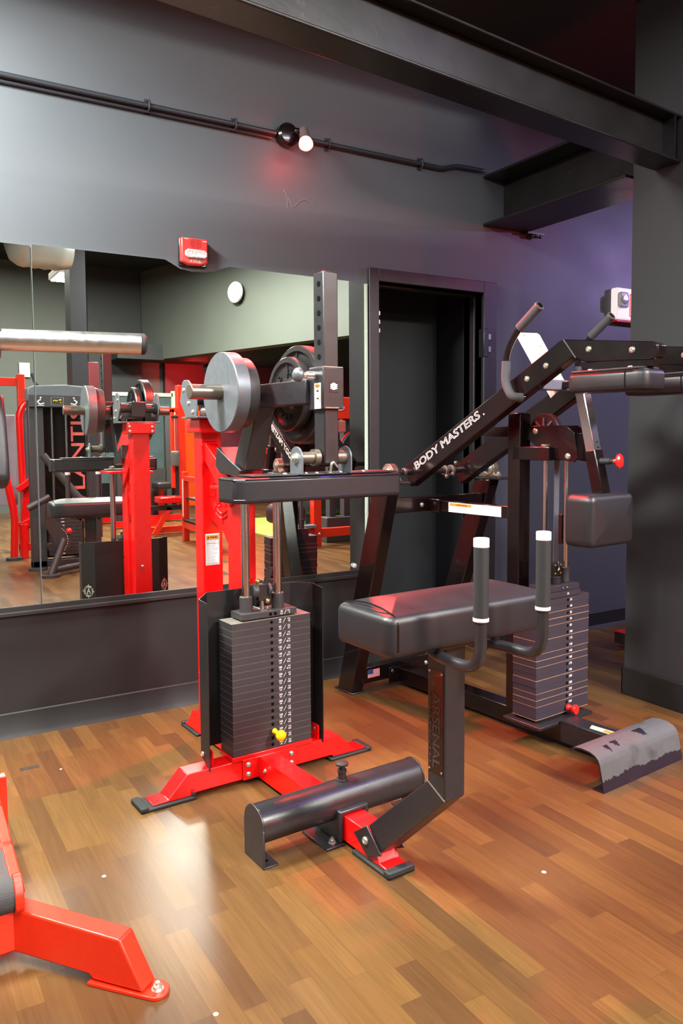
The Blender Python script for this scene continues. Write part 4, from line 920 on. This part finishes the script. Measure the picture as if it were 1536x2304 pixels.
# sloped footplate with black grip
e0 = V((0.287, -1.535, 0.165)); e1 = V((0.285, -1.03, 0.262)); ed = (e1-e0).normalized()
lx = V((-1, 0.02, 0)).normalized()
up = lx.cross(ed); up = up if up.z > 0 else -up
w = MB()
w.obox((e0+e1)/2+lx*0.014, ed*((e1-e0).length/2), lx*0.014, up*0.006)
for t in (0.0, 0.34, 0.68, 1.0):
    c = e0+(e1-e0)*t; w.obox(c+lx*0.3, ed*0.012, lx*0.3, up*0.006)
m3('footplate_frame', w, bevel=0.004)
for (t0, t1) in ((0.03, 0.31), (0.37, 0.65), (0.71, 0.97)):
    w = MB(); a_ = e0+(e1-e0)*t0; b_ = e0+(e1-e0)*t1; w.obox((a_+b_)/2+lx*0.31, ed*((b_-a_).length/2), lx*0.283, up*0.005); m3('grip_panel', w, mat('black_grip', (62, 60, 60), 0.85, var=0.2, scale=60, bump=0.6, bscale=400))
w = MB(); rc = e0+V((-0.012, -0.012, 0.0)); w.cyl(rc+lx*0.012, rc+lx*0.6, 0.040, 32); m3('roller_pad', w, MATS['black_grip'])
w = MB(); w.cyl(rc-lx*0.004, rc+lx*0.016, 0.045, 32); m3('roller_collar', w, bevel=0.002)
w = MB(); w.bolt((0.32, -0.97, 0.20), (0.3,-1,0), 0.012, nut=True); m3('side_bolt', w, M_bolt)
w = MB(); w.box((0.285, -1.0, 0.0), (0.325, -0.965, 0.235)); m3('side_leg', w, bevel=0.003)
# upright off to the left carrying the plate sleeve and back pad
m3('upright', MB().box((0.02, -1.60, 0.10), (0.09, -1.50, 1.75)), bevel=0.004)
sd_ = V((0.9757, -0.219, 0)).normalized(); s0_ = V((0.271, -1.549, 1.4755))
m3('sleeve_mount', MB().cyl(s0_-sd_*0.20, s0_, 0.03, 24), M_blk)
m3('plate_sleeve', MB().cyl(s0_, s0_+sd_*0.315, 0.0252, 48), M_steel, bevel=0.001)
m3('sleeve_cap', MB().lathe([(0, 0.0256), (0.008, 0.0250), (0.013, 0.019), (0.015, 0.004)], s0_+sd_*0.315, sd_, 32), M_rubber)
m3('sleeve_flange', MB().cyl(s0_-sd_*0.012, s0_+sd_*0.001, 0.043, 40), M_rubber, bevel=0.002)
w = MB(); w.cushion(-0.18, 0.0, -0.16, 0.0, 0, 0.05, 0.018, 0.004, 0.05)
mm = Matrix.Translation((0.2785, -1.52, 1.385)) @ Matrix.Rotation(math.radians(-68), 4, 'X') @ Matrix.Rotation(math.radians(8), 4, 'Y')
w = MB(); w.pu([(-1.44, 1.36), (-1.475, 1.30), (-1.50, 1.20), (-1.505, 1.155), (-1.49, 1.14), (-1.46, 1.13), (-1.42, 1.14), (-1.40, 1.25), (-1.41, 1.36)], 0.08, 0.292); m3('back_pad', w, M_leather, bevel=0.012, seg=3)

# ------------------------------------------------------------------ floor details
w = MB(); w.box((0.452, -0.398, 0), (0.520, -0.372, 0.0012)); fp = w.build('floor_patch', mat('dull_metal_patch', (86, 82, 78), 0.35, 0.6, var=0.3, scale=90)); tag(fp, 'small dull metal cover patch in the floor near the left wall', 'floor patch')
for (x, y, r, lab) in ((0.535, -1.29, 0.006, 'small white ring shaped scuff on the floor between the red frames'), (0.585, -0.46, 0.005, 'small pale screw hole in the floor right of the metal patch'), (0.603, -1.967, 0.006, 'small dark drilled hole in the floor at the bottom of the photo'), (1.62, -1.93, 0.007, 'pale chipped hole in the floor right of the seat post')):
    w = MB(); w.lathe([(0, r), (0.0008, r), (0.0008, r*0.6), (0.0004, r*0.55)], (x, y, 0), (0,0,1), 16); o = w.build('floor_mark', mat('pale_scuff', (190, 180, 160), 0.6)); tag(o, lab, 'floor mark')

# ================================================================== things seen in the mirror (standing behind the camera)
# grey selectorised machine
T4 = thing('selectorised_leg_machine', 'dark grey weight stack machine with red vertical lettering, reflected at the mirror left', 'gym machine', (1.31, -4.4, 0), 0)
def m4_(name, w, m=M_charcoal, **k):
    w.v = [v-V((1.31, -4.4, 0)) for v in w.v]; return w.build(name, m, T4, **k)
m4_('front_upright', MB().box((1.31, -4.46, 0.02), (1.445, -4.36, 1.60)), bevel=0.006)
m4_('rear_upright', MB().box((1.85, -4.46, 0.02), (1.955, -4.36, 1.60)), bevel=0.006)
w = MB(); w.prism([(1.305, -4.35, 1.60), (2.0, -4.35, 1.60), (2.0, -4.35, 1.715), (1.93, -4.35, 1.74), (1.66, -4.35, 1.76), (1.37, -4.35, 1.745), (1.305, -4.35, 1.72)], (0, -0.16, 0)); m4_('top_cowl', w, mat('cowl_grey', (104, 106, 110), 0.35), bevel=0.012, seg=3)
w = MB(); w.box((1.31, -4.349, 1.545), (1.99, -4.33, 1.66)); ip = m4_('instruction_panel', w, mat('panel_charcoal', (70, 66, 68), 0.4), bevel=0.004)
def fig(w, x, z, s):
    w.tube([(x-1.31, 0.072, z), (x-1.31-0.03*s, 0.072, z-0.02), (x-1.31-0.01*s, 0.072, z-0.045), (x-1.31+0.03*s, 0.072, z-0.035)], 0.007, 6, 0.006); w.sphere((x-1.31, 0.072, z+0.016), 0.009, 10, 8); w.tube([(x-1.31-0.03*s, 0.072, z-0.055), (x-1.31+0.03*s, 0.072, z-0.055)], 0.004, 6)
w = MB(); fig(w, 1.42, 1.615, 1); fig(w, 1.72, 1.615, -1); w.build('exercise_figure', M_offwhite, ip)
w = MB(); w.box((0.20, 0.0705, 1.565), (0.205, 0.072, 1.64)); w.box((0.31, 0.0705, 1.565), (0.315, 0.072, 1.64)); w.box((0.20, 0.0705, 1.565), (0.31, 0.072, 1.568)); w.box((0.20, 0.0705, 1.637), (0.31, 0.072, 1.64)); w.box((0.50, 0.0705, 1.625), (0.60, 0.072, 1.640)); w.build('panel_box', M_greyink, ip)
w = MB(); w.tube([(0.22, 0.072, 1.60), (0.235, 0.072, 1.612), (0.25, 0.072, 1.60), (0.265, 0.072, 1.61)], 0.004, 6); w.sphere((0.285, 0.072, 1.612), 0.010, 10, 8); w.sphere((0.29, 0.072, 1.588), 0.006, 10, 8); w.build('panel_symbol', M_yellow, ip)
for x in (1.53, 1.66): m4_('guide_rod', MB().cyl((x, -4.42, 0.3), (x, -4.42, 1.60), 0.012, 16), M_chrome)
w = MB(); w.prism([(1.645, -4.40, 1.52), (1.675, -4.40, 1.52), (1.66, -4.40, 1.545)], (0, 0.006, 0)); m4_('caution_triangle', w, M_yellow)
w = MB(); w.box((1.62, -4.42, 0.80), (1.65, -4.39, 0.90)); m4_('hang_tag', w, M_yellow, bevel=0.006)
w = MB(); w.box((1.46, -4.50, 0.10), (1.85, -4.485, 1.58)); sb = m4_('rear_shroud', w, mat('smoked_shroud', (10, 9, 11), 0.35))
w = MB(); vs_, fs_, tx0, tx1, ty0, ty1 = text_mesh('ATLANTIS', False)
# lettering printed on the far face of the shroud, so it is read from behind and appears the right way round in the mirror
kx = 1.12/(tx1-tx0); ky = 0.125/(ty1-ty0)
w.add([(0.405-0.0+((ty1-v.y))*ky, -0.083+v.z*0.05, 0.42+(v.x-tx0)*kx) for v in vs_], fs_); w.build('shroud_lettering', mat('salmon_red', (240, 110, 104), 0.5), sb)
w = MB(); n = 18
w.tube([(0.47+0.065*math.cos(PI*k/n*1.6), -0.082, 0.62+0.065*math.sin(PI*k/n*1.6)) for k in range(n+1)], 0.012, 8); w.build('swoosh_mark', M_red, sb)
for k in range(14):
    w = MB(); w.box((1.47, -4.46, 0.13+k*0.034), (1.78, -4.38, 0.13+k*0.034+0.031)); p = m4_('stack_plate', w, M_plate)
    w = MB(); w.box((0.27, 0.0205, 0.14+k*0.034), (0.30, 0.021, 0.15+k*0.034)); w.build('weight_marking', M_numbers, p)
m4_('base_rail', MB().box((1.31, -4.46, 0.03), (1.95, -4.36, 0.09)), bevel=0.004)
m4_('upright_foot', MB().lathe([(0, 0.085), (0.02, 0.085), (0.024, 0.07)], (1.36, -4.40, 0), (0,0,1), 28), M_charcoal)
m4_('disc_foot', MB().lathe([(0, 0.085), (0.025, 0.085), (0.03, 0.07)], (1.385, -3.93, 0), (0,0,1), 28), M_charcoal)
m4_('seat_leg', MB().tube([(1.39, -3.93, 0.02), (1.53, -4.0, 0.33)], 0.032, 20))
m4_('floor_tube', MB().tube([(1.42, -3.95, 0.06), (1.95, -4.25, 0.07)], 0.028, 20))
w = MB(); pts = [(1.23, -4.05, 0.62), (1.42, -4.05, 0.72)]; w.tube(pts, 0.030, 18); m4_('handle_bar', w)
w = MB(); w.prism([(1.40, -4.10, 0.66), (1.46, -4.10, 0.50), (1.55, -4.10, 0.44), (1.62, -4.10, 0.34), (1.60, -4.10, 0.22), (1.47, -4.10, 0.22), (1.44, -4.10, 0.34), (1.38, -4.10, 0.46)], (0, -0.02, 0)); rp = m4_('range_plate', w, bevel=0.004)
w = MB()
for k in range(11):
    an = math.radians(60-k*11); w.sphere((0.17+0.10*math.cos(an), 0.301, 0.31+0.12*math.sin(an)), 0.004, 8, 6)
w.build('index_dot', M_numbers, rp)
m4_('range_knob', MB().sphere((1.585, -4.06, 0.395), 0.028, 20, 12), M_redplastic)
m4_('cross_arm', MB().tube([(1.40, -4.2, 1.10), (1.62, -4.15, 0.80), (1.72, -4.12, 0.66)], 0.035, 18))
m4_('arm_pivot', MB().cyl((1.42, -4.0, 0.26), (1.42, -4.12, 0.26), 0.035, 24), M_rubber)

# red tube-framed machine further left in the mirror
T5 = thing('chest_press_machine', 'bright red tube framed machine with grey shroud reflected at the far left', 'gym machine', (1.35, -5.3, 0), 0)
def m5(name, w, m=M_red, **k):
    w.v = [v-V((1.35, -5.3, 0)) for v in w.v]; return w.build(name, m, T5, **k)
m5('curved_upright', MB().tube([(1.50, -5.3, 1.66), (1.42, -5.3, 1.60), (1.375, -5.3, 1.50), (1.39, -5.3, 0.70)], 0.035, 20, 0.06))
m5('base_post', MB().box((1.34, -5.35, 0.0), (1.42, -5.25, 0.36)), bevel=0.004)
m5('lower_brace', MB().bar((1.34, -5.3, 0.33), (1.62, -5.3, 0.46), 0.06, 0.07), bevel=0.004)
m5('floor_rail', MB().box((1.34, -5.33, 0.08), (1.62, -5.27, 0.15)), bevel=0.003)
m5('link_arm', MB().bar((1.33, -5.25, 0.72), (1.52, -5.25, 0.86), 0.05, 0.06), bevel=0.004)
m5('rocker_leg', MB().prism([(1.36, -5.3, 0.30), (1.40, -5.3, 0.80), (1.50, -5.3, 0.80), (1.52, -5.3, 0.68), (1.44, -5.3, 0.30)], (0, -0.05, 0)), bevel=0.004)
m5('side_leg', MB().tube([(1.22, -5.2, 0.86), (1.29, -5.2, 0.45), (1.27, -5.2, 0.03)], 0.038, 18, 0.1))
m5('leg_foot', MB().lathe([(0, 0.08), (0.03, 0.08), (0.035, 0.06)], (1.27, -5.2, 0), (0,0,1), 24), M_charcoal)
m5('side_shroud', MB().box((1.42, -5.46, 0.30), (1.60, -5.40, 1.56)), M_greypanel, bevel=0.006)
m5('rear_shroud', MB().box((1.10, -5.50, 0.55), (1.36, -5.44, 1.50)), mat('mauve_grey_shroud', (138, 122, 132), 0.5), bevel=0.006)
m5('decal', MB().box((1.53, -5.398, 1.30), (1.57, -5.396, 1.52)), M_numbers)
T6 = thing('power_rack', 'orange square tube rack frame reflected behind the red tube machine', 'rack', (1.3, -5.9, 0), 0)
def m6(name, w, m=M_red2, **k):
    w.v = [v-V((1.3, -5.9, 0)) for v in w.v]; return w.build(name, m, T6, **k)
m6('upright', MB().box((1.46, -5.95, 0), (1.535, -5.85, 1.96)), bevel=0.004)
m6('upright', MB().box((0.95, -5.95, 0), (1.02, -5.85, 1.96)), bevel=0.004)
m6('top_rail', MB().box((0.95, -5.93, 1.83), (1.50, -5.87, 1.92)), bevel=0.004)

# orange rig, red alcove machines
T7 = thing('glute_machine', 'tall orange and red panel machine with grey pad reflected left of the red post', 'gym machine', (3.6, -6.5, 0), 0)
def m7(name, w, m=M_red2, **k):
    w.v = [v-V((3.6, -6.5, 0)) for v in w.v]; return w.build(name, m, T7, **k)
m7('side_panel', MB().box((3.49, -6.55, 0.3), (3.58, -6.45, 1.93)), bevel=0.004)
m7('front_panel', MB().box((3.58, -6.60, 0.35), (3.80, -6.47, 1.90)), M_orange, bevel=0.006)
m7('rod_frame', MB().box((3.40, -6.5, 0.6), (3.44, -6.44, 1.62)), bevel=0.003)
m7('rod_frame_top', MB().box((3.40, -6.5, 1.58), (3.50, -6.44, 1.64)), bevel=0.003)
for x in (3.45, 3.475): m7('guide_rod', MB().cyl((x, -6.44, 1.05), (x, -6.44, 1.55), 0.008, 12), M_chrome)
m7('rod_bracket', MB().box((3.39, -6.42, 1.50), (3.47, -6.38, 1.53)), M_blk)
w = MB(); w.cushion(-0.05, 0.05, -0.10, 0.10, 0, 0.07, 0.02, 0.004, 0.02); w.v = [Matrix.Rotation(-PI/2, 4, 'X') @ v + V((3.42, -6.42, 0.98)) for v in w.v]; m7('back_pad', w, mat('grey_vinyl', (96, 88, 84), 0.5))
m7('pad_post', MB().box((3.44, -6.48, 0.4), (3.48, -6.42, 0.95)), M_blk)
m7('base_frame', MB().box((3.1, -6.55, 0.02), (3.9, -6.45, 0.10)), bevel=0.003)
m7('red_cushion', MB().box((3.15, -6.45, 0.42), (3.5, -6.2, 0.50)), M_red, bevel=0.015)
m7('seat_frame', MB().bar((3.0, -6.3, 0.36), (3.55, -6.3, 0.36), 0.06, 0.06), M_blk)
m7('cross_leg', MB().bar((3.1, -6.3, 0.02), (3.3, -6.3, 0.36), 0.06, 0.06))

T8 = thing('step_bench', 'low red-orange bench frame with black shelves reflected beside the red post', 'bench', (3.3, -5.0, 0), 0)
def m8(name, w, m=M_red2, **k):
    w.v = [v-V((3.3, -5.0, 0)) for v in w.v]; return w.build(name, m, T8, **k)
for (x, y) in ((3.30, -5.70), (3.20, -4.42)): m8('upright', MB().box((x-0.035, y-0.035, 0), (x+0.035, y+0.035, 0.84)), bevel=0.003)
m8('lower_rail', MB().bar((3.3, -5.7, 0.20), (3.2, -4.42, 0.20), 0.06, 0.08), bevel=0.003)
m8('upper_rail', MB().bar((3.3, -5.7, 0.76), (3.2, -4.42, 0.76), 0.05, 0.06), bevel=0.003)
m8('shelf', MB().bar((3.34, -5.7, 0.26), (3.26, -4.42, 0.26), 0.16, 0.02), M_rubber)
m8('shelf', MB().bar((3.38, -5.7, 0.52), (3.32, -4.5, 0.52), 0.16, 0.02), M_rubber)
w = MB(); w.box((3.2645, -5.702, 0.3), (3.266, -5.668, 0.75)); w.box((3.262, -5.704, 0.3), (3.3, -5.664, 0.75)) if False else None; m8('white_scuff', w, M_offwhite)

T9 = thing('flat_bench', 'red framed bench with black cushion reflected under the black knee pad', 'bench', (4.2, -4.4, 0), 0)
def m9(name, w, m=M_red2, **k):
    w.v = [v-V((4.2, -4.4, 0)) for v in w.v]; return w.build(name, m, T9, **k)
m9('front_post', MB().box((4.34, -4.45, 0), (4.44, -4.36, 0.74)), bevel=0.004)
m9('side_rail', MB().box((3.95, -4.44, 0.10), (5.3, -4.37, 0.20)), bevel=0.004)
m9('far_post', MB().box((5.2, -4.45, 0), (5.3, -4.36, 0.6)), bevel=0.004)
w = MB(); w.cushion(3.95, 4.33, -4.9, -4.45, 0.26, 0.48, 0.08, 0.01, 0.12); m9('cushion', w, M_leather, ang=60)
m9('slat', MB().box((3.9, -4.46, 0.225), (4.34, -4.30, 0.255)), M_greypanel)
m9('bolt', MB().bolt((4.41, -4.359, 0.14), (0,1,0), 0.018), M_bolt)
T10 = thing('plate_loaded_press', 'red machine with white lettering GE reflected beside the mirror edge', 'gym machine', (4.85, -4.6, 0), 0)
def m10(name, w, m=M_red2, **k):
    w.v = [v-V((4.85, -4.6, 0)) for v in w.v]; return w.build(name, m, T10, **k)
m10('header_panel', MB().box((4.62, -4.66, 1.46), (5.2, -4.58, 1.72)), bevel=0.01)
w = MB(); w.text('GE', (4.885, -4.578, 1.560), (-1,0,0), (0,0,1), 0.07, 'L', width=0.19); m10('header_lettering', w, M_numbers)
m10('upright', MB().box((4.70, -4.72, 0.3), (4.78, -4.62, 1.5)), M_charcoal, bevel=0.004)
m10('upright', MB().box((4.90, -4.72, 0.3), (4.98, -4.62, 1.5)), M_charcoal, bevel=0.004)
m10('seat_back', MB().box((4.64, -4.56, 1.30), (4.86, -4.50, 1.44)), mat('rose_panel', (188, 96, 88), 0.5), bevel=0.01)
m10('weight_disc', MB().lathe([(0, 0.2), (0.04, 0.2)], (4.98, -4.50, 1.10), (0,1,0), 36), M_castiron, bevel=0.004)
m10('weight_disc_rim', MB().lathe([(0, 0.215), (0.03, 0.215)], (4.99, -4.54, 1.10), (0,1,0), 36), M_red, bevel=0.004)
m10('press_arm', MB().bar((4.60, -4.5, 0.70), (5.0, -4.5, 0.98), 0.06, 0.07), M_blk)
m10('chrome_sleeve', MB().cyl((4.85, -4.48, 0.94), (5.1, -4.48, 0.98), 0.03, 20), M_steel)
m10('base_frame', MB().box((4.62, -4.75, 0.0), (5.2, -4.55, 0.30)), M_charcoal, bevel=0.01)
w = MB(); w.box((4.3, -7.6, 0.0), (7.5, -5.3, 0.012)); tag(w.build('turf_mat', M_greencover), 'yellow-green turf mat on the floor reflected under the knee pad', 'mat')
T11 = thing('low_sled', 'black roller sled with chrome end reflected on the turf mat', 'sled', (5.6, -5.8, 0), 0)
w = MB(); w.cushion(-0.7, 0.5, -0.25, 0.25, 0.22, 0.50, 0.08, 0.0, 0.1); w.build('body', M_leather, T11, ang=60)
w = MB(); w.box((-0.7, -0.2, 0.012), (0.5, 0.2, 0.24)); w.build('base', M_blk, T11)
w = MB(); w.cyl((0.0, 0.27, 0.42), (0.5, 0.27, 0.45), 0.03, 16); w.build('handle', M_steel, T11)
# red upright poles
w = MB(); w.box((2.42, -6.75, 0), (2.54, -6.65, 2.2)); tag(w.build('steel_post', mat('dark_red_paint', (88, 14, 22), 0.45), bevel=0.004), 'dark red painted steel post reflected between the column and the plates', 'post')
w = MB(); w.box((2.30, -6.60, 0), (2.335, -6.56, 2.12)); ps = w.build('perforated_upright', mat('pale_zinc', (176, 190, 200), 0.35, 0.3)); tag(ps, 'pale perforated steel upright reflected left of the dark red post', 'post')
w = MB()
for k in range(14): w.lathe([(0, 0.006), (0.001, 0.006)], (2.3175, -6.559, 1.1+k*0.07), (0,1,0), 10)
w.build('punched_hole', M_ink, ps)
# switch + conduit on the far wall
w = MB(); w.box((2.25, -10.745, 2.28), (2.42, -10.70, 2.52)); tag(w.build('switch_box', M_offwhite, bevel=0.005), 'white wall switch box high on the far wall reflected left', 'switch')
w = MB(); w.tube([(2.45, -10.731, 2.35), (2.50, -10.731, 2.18), (2.60, -10.731, 2.10), (3.36, -10.731, 2.10)], 0.02, 8, 0.1); tag(w.build('conduit', M_conduit), 'thin conduit running along the far wall reflected behind the shiny tube', 'conduit')
# tall mirror on the far wall
T12 = thing('gym_mirror_panel', 'tall pale framed mirror panel reflected left of the dark red alcove', 'mirror', (4.6, -9.9, 0), 0)
w = MB(); w.box((-1.4, 0, 0.5), (0.0, 0.02, 1.98)); w.build('glass', mat('teal_glass', (120, 140, 144), 0.15, 0.7, var=0.3, scale=4), T12)
w = MB(); w.box((-0.02, -0.01, 0.4), (0.05, 0.04, 2.06)); w.box((-1.4, -0.01, 1.96), (0, 0.04, 2.02)); w.build('frame', mat('cream_frame', (206, 200, 168), 0.5), T12)
for (x, y) in ((3.2, -7.6), (3.75, -8.2), (2.75, -8.4)):
    i_ = round((x-2.7)*10)
    th = thing('cable_station', {5: 'dark cable station with small pads reflected beside the red post', 10: 'dark cable station standing deepest behind the red post reflection', 0: 'dark cable station reflected behind the seated machine seat'}.get(i_, 'dark cable station standing furthest back in the reflection'), 'gym machine', (x, y, 0), 0)
    w = MB(); w.box((-0.22, -0.05, 0), (-0.14, 0.05, 1.7)); w.box((0.14, -0.05, 0), (0.22, 0.05, 1.7)); w.box((-0.22, -0.05, 1.62), (0.22, 0.05, 1.74)); w.build('frame', M_charcoal, th, bevel=0.004)
    w = MB(); w.box((-0.12, -0.02, 0.05), (0.12, 0.06, 0.8)); w.build('weight_stack', M_plate, th)
    w = MB(); w.cushion(-0.12, 0.12, 0.1, 0.4, 0.5, 0.6, 0.03, 0.01, 0.05); w.build('seat', M_leather, th, ang=60)
    w = MB(); w.bar((-0.3, 0.2, 0.06), (0.3, 0.2, 0.06), 0.08, 0.08); w.bar((0, 0.2, 0.06), (0, 0.2, 0.5), 0.07, 0.07); w.build('seat_frame', M_red, th)

# ceiling fixtures
def troffer(x, y, z, sx, sy, label, power, col=(1, 0.97, 0.9), spread=None, rz=0.0):
    th = thing('ceiling_light', label, 'ceiling light', (x, y, z), rz, 'ceiling panel lights')
    w = MB(); w.box((-sx/2-0.02, -sy/2-0.02, 0.0), (sx/2+0.02, sy/2+0.02, 0.07)); w.build('housing', M_offwhite, th, bevel=0.004)
    w = MB(); w.box((-sx/2, -sy/2, -0.004), (sx/2, sy/2, 0.001)); w.build('diffuser', M_lampwhite, th)
    w = MB()
    for (a_, b_) in ((-1, -1), (1, 1)): w.cyl((a_*sx*0.4, b_*sy*0.4, 0.07), (a_*sx*0.4, b_*sy*0.4, CEIL-z), 0.004, 8)
    w.build('hanging_wire', M_blk, th)
    ld = bpy.data.lights.new('panel_light', 'AREA'); ld.shape = 'RECTANGLE'; ld.size = sx; ld.size_y = sy; ld.energy = power; ld.color = col
    lo = bpy.data.objects.new('panel_light', ld); C.objects.link(lo); lo.parent = th; lo.location = (0, 0, -0.012)
    return th
troffer(2.00, -5.85, 3.06, 0.22, 0.5, 'glowing ceiling panel reflected beside the column at the upper left of the mirror', 45)
troffer(-0.35, -0.85, 3.12, 0.6, 0.6, 'added ceiling panel, out of view, brightening the upper left of the mirror wall', 165, (0.93, 1.0, 0.9))  # added fill panel, out of view, for the upper wall and the post's wall side
troffer(-0.2, -2.9, 3.2, 1.2, 1.2, 'large glowing ceiling panel above the camera', 75, (0.97, 0.96, 1))
troffer(3.1, -3.9, 3.4, 1.6, 1.0, 'glowing ceiling panel behind the camera to the right', 70, (0.96, 0.95, 1))
troffer(3.5, -6.6, 4.0, 0.6, 1.2, 'added ceiling panel, hidden from the mirror, brightening the pale bulkhead', 420, (1, 1, 0.9))  # unseen panel added and turned up so the reflected bulkhead reads brighter
troffer(1.4, -8.0, 4.08, 0.6, 1.2, 'glowing ceiling panel near the far wall', 170)
troffer(6.9, -3.2, 3.5, 0.6, 1.2, 'glowing ceiling panel far to the right beyond the pier', 30, (0.8, 0.75, 1))
# round wall lamp on the bulkhead
rl = thing('round_wall_lamp', 'round white glowing lamp on the pale bulkhead reflected in the mirror', 'lamp', (4.985, -7.945, 3.48), 0)
nv = V((-1, 0.28, 0)).normalized()
w = MB(); w.lathe([(0, 0.16), (0.03, 0.16), (0.05, 0.12)], (0, 0, 0), nv, 32); w.build('base', M_offwhite, rl)
w = MB(); w.lathe([(0.03, 0.15), (0.06, 0.13), (0.08, 0.08), (0.085, 0.01)], (0, 0, 0), nv, 32); w.build('diffuser', M_lampwhite, rl)
# duct
w = MB(); dr = 0.21
w.lathe([(0, dr*0.3), (0.05, dr*0.8), (0.12, dr)]+[(0.12+0.05*k, dr*(1.0+0.05*(k % 2))) for k in range(1, 9)]+[(0.6, dr*0.9)], (1.22, -4.75, 3.13), (1, -0.1, 0.0), 40); w.bar((1.35, -4.76, 3.3), (1.35, -4.76, CEIL), 0.02, 0.003); w.bar((1.7, -4.8, 3.3), (1.7, -4.8, CEIL), 0.02, 0.003)
tag(w.build('air_duct', M_duct, ang=60), 'round galvanised air duct under the dark ceiling reflected at upper left', 'air duct')
# spot lamps: red and purple
def par(x, y, z, target, col, power, label, name='accent_lamp', r=0.06, size=75, mcol=None):
    th = thing(name, label, 'lamp', (x, y, z), 0, None)
    d_ = (V(target)-V((x, y, z))).normalized()
    w = MB(); w.lathe([(-0.10, 0.02), (-0.08, 0.03), (0, r)], (0, 0, 0), d_, 20); w.build('housing', M_blk, th)
    mm_ = mat('bulb_%d%d%d' % tuple(int(c*99) for c in col), mcol or (255, 60, 60), 0.3, var=0, emit=mcol or (255, 60, 60), estr=14)
    w = MB(); w.lathe([(0.0, r*0.95), (0.012, r*0.8), (0.02, r*0.3)], (0, 0, 0), d_, 20); w.build('bulb', mm_, th)
    ld = bpy.data.lights.new('lamp_light', 'SPOT'); ld.energy = power; ld.color = col; ld.spot_size = math.radians(size); ld.spot_blend = 0.6; ld.shadow_soft_size = 0.04
    lo = bpy.data.objects.new('lamp_light', ld); C.objects.link(lo); lo.parent = th; lo.location = d_*0.035
    lo.rotation_euler = d_.to_track_quat('-Z', 'Y').to_euler()
    return th
# the red lamp over the mirror
ld = bpy.data.lights.new('bulb_light', 'SPOT'); ld.energy = 270; ld.color = (1, 0.045, 0.04); ld.spot_size = math.radians(84); ld.spot_blend = 0.7; ld.shadow_soft_size = 0.035
lo = bpy.data.objects.new('bulb_light', ld); C.objects.link(lo); lo.parent = lamp; lo.location = bp0+bdir*0.125; lo.rotation_euler = bdir.to_track_quat('-Z', 'Y').to_euler()
ld = bpy.data.lights.new('bulb_glow', 'POINT'); ld.energy = 1.3; ld.color = (1, 0.05, 0.04); ld.shadow_soft_size = 0.04
lo = bpy.data.objects.new('bulb_glow', ld); C.objects.link(lo); lo.parent = lamp; lo.location = bp0+bdir*0.14
par(5.116, -9.5, 2.435, (5.25, -10.6, 2.25), (1, 0.03, 0.03), 45, 'glowing red lamp reflected under the pale bulkhead', size=110, r=0.09)
par(5.365, -8.8, 2.244, (3.7, -6.5, 1.1), (1, 0.10, 0.03), 150, 'added red spotlight, hidden behind the round plates, reddening the orange panel machine', size=100)  # extra lamp added for red light, its bulb kept out of sight
par(3.62, -0.75, 2.38, (3.42, -0.6, 2.6), (1, 0.05, 0.05), 2.2, 'red lamp tucked under the short beam behind the pier', size=150)
par(5.9, -1.6, 2.7, (4.1, 0.0, 0.7), (0.58, 0.40, 1), 85, 'purple spotlight beyond the pier washing the wall', size=110, mcol=(120, 70, 255))
par(6.4, -3.6, 3.0, (3.9, -2.9, 0), (0.3, 0.08, 1), 60, 'purple spotlight shining on the floor to the right', size=40, mcol=(120, 70, 255))

par(2.95, -2.7, 3.25, (2.45, -1.5, 1.2), (0.33, 0.06, 1), 34, 'purple spotlight above the camera right shining on the black machine', size=48, mcol=(120, 70, 255))
# ------------------------------------------------------------------ world and colour
wd = bpy.data.worlds.new('world'); bpy.context.scene.world = wd; wd.use_nodes = True
wd.node_tree.nodes['Background'].inputs[0].default_value = (0.05, 0.05, 0.06, 1); wd.node_tree.nodes['Background'].inputs[1].default_value = 0.3
sc = bpy.context.scene
sc.view_settings.view_transform = 'Standard'; sc.view_settings.look = 'None'; sc.view_settings.gamma = 1; sc.view_settings.use_curve_mapping = False
sc.view_settings.exposure = 0.9
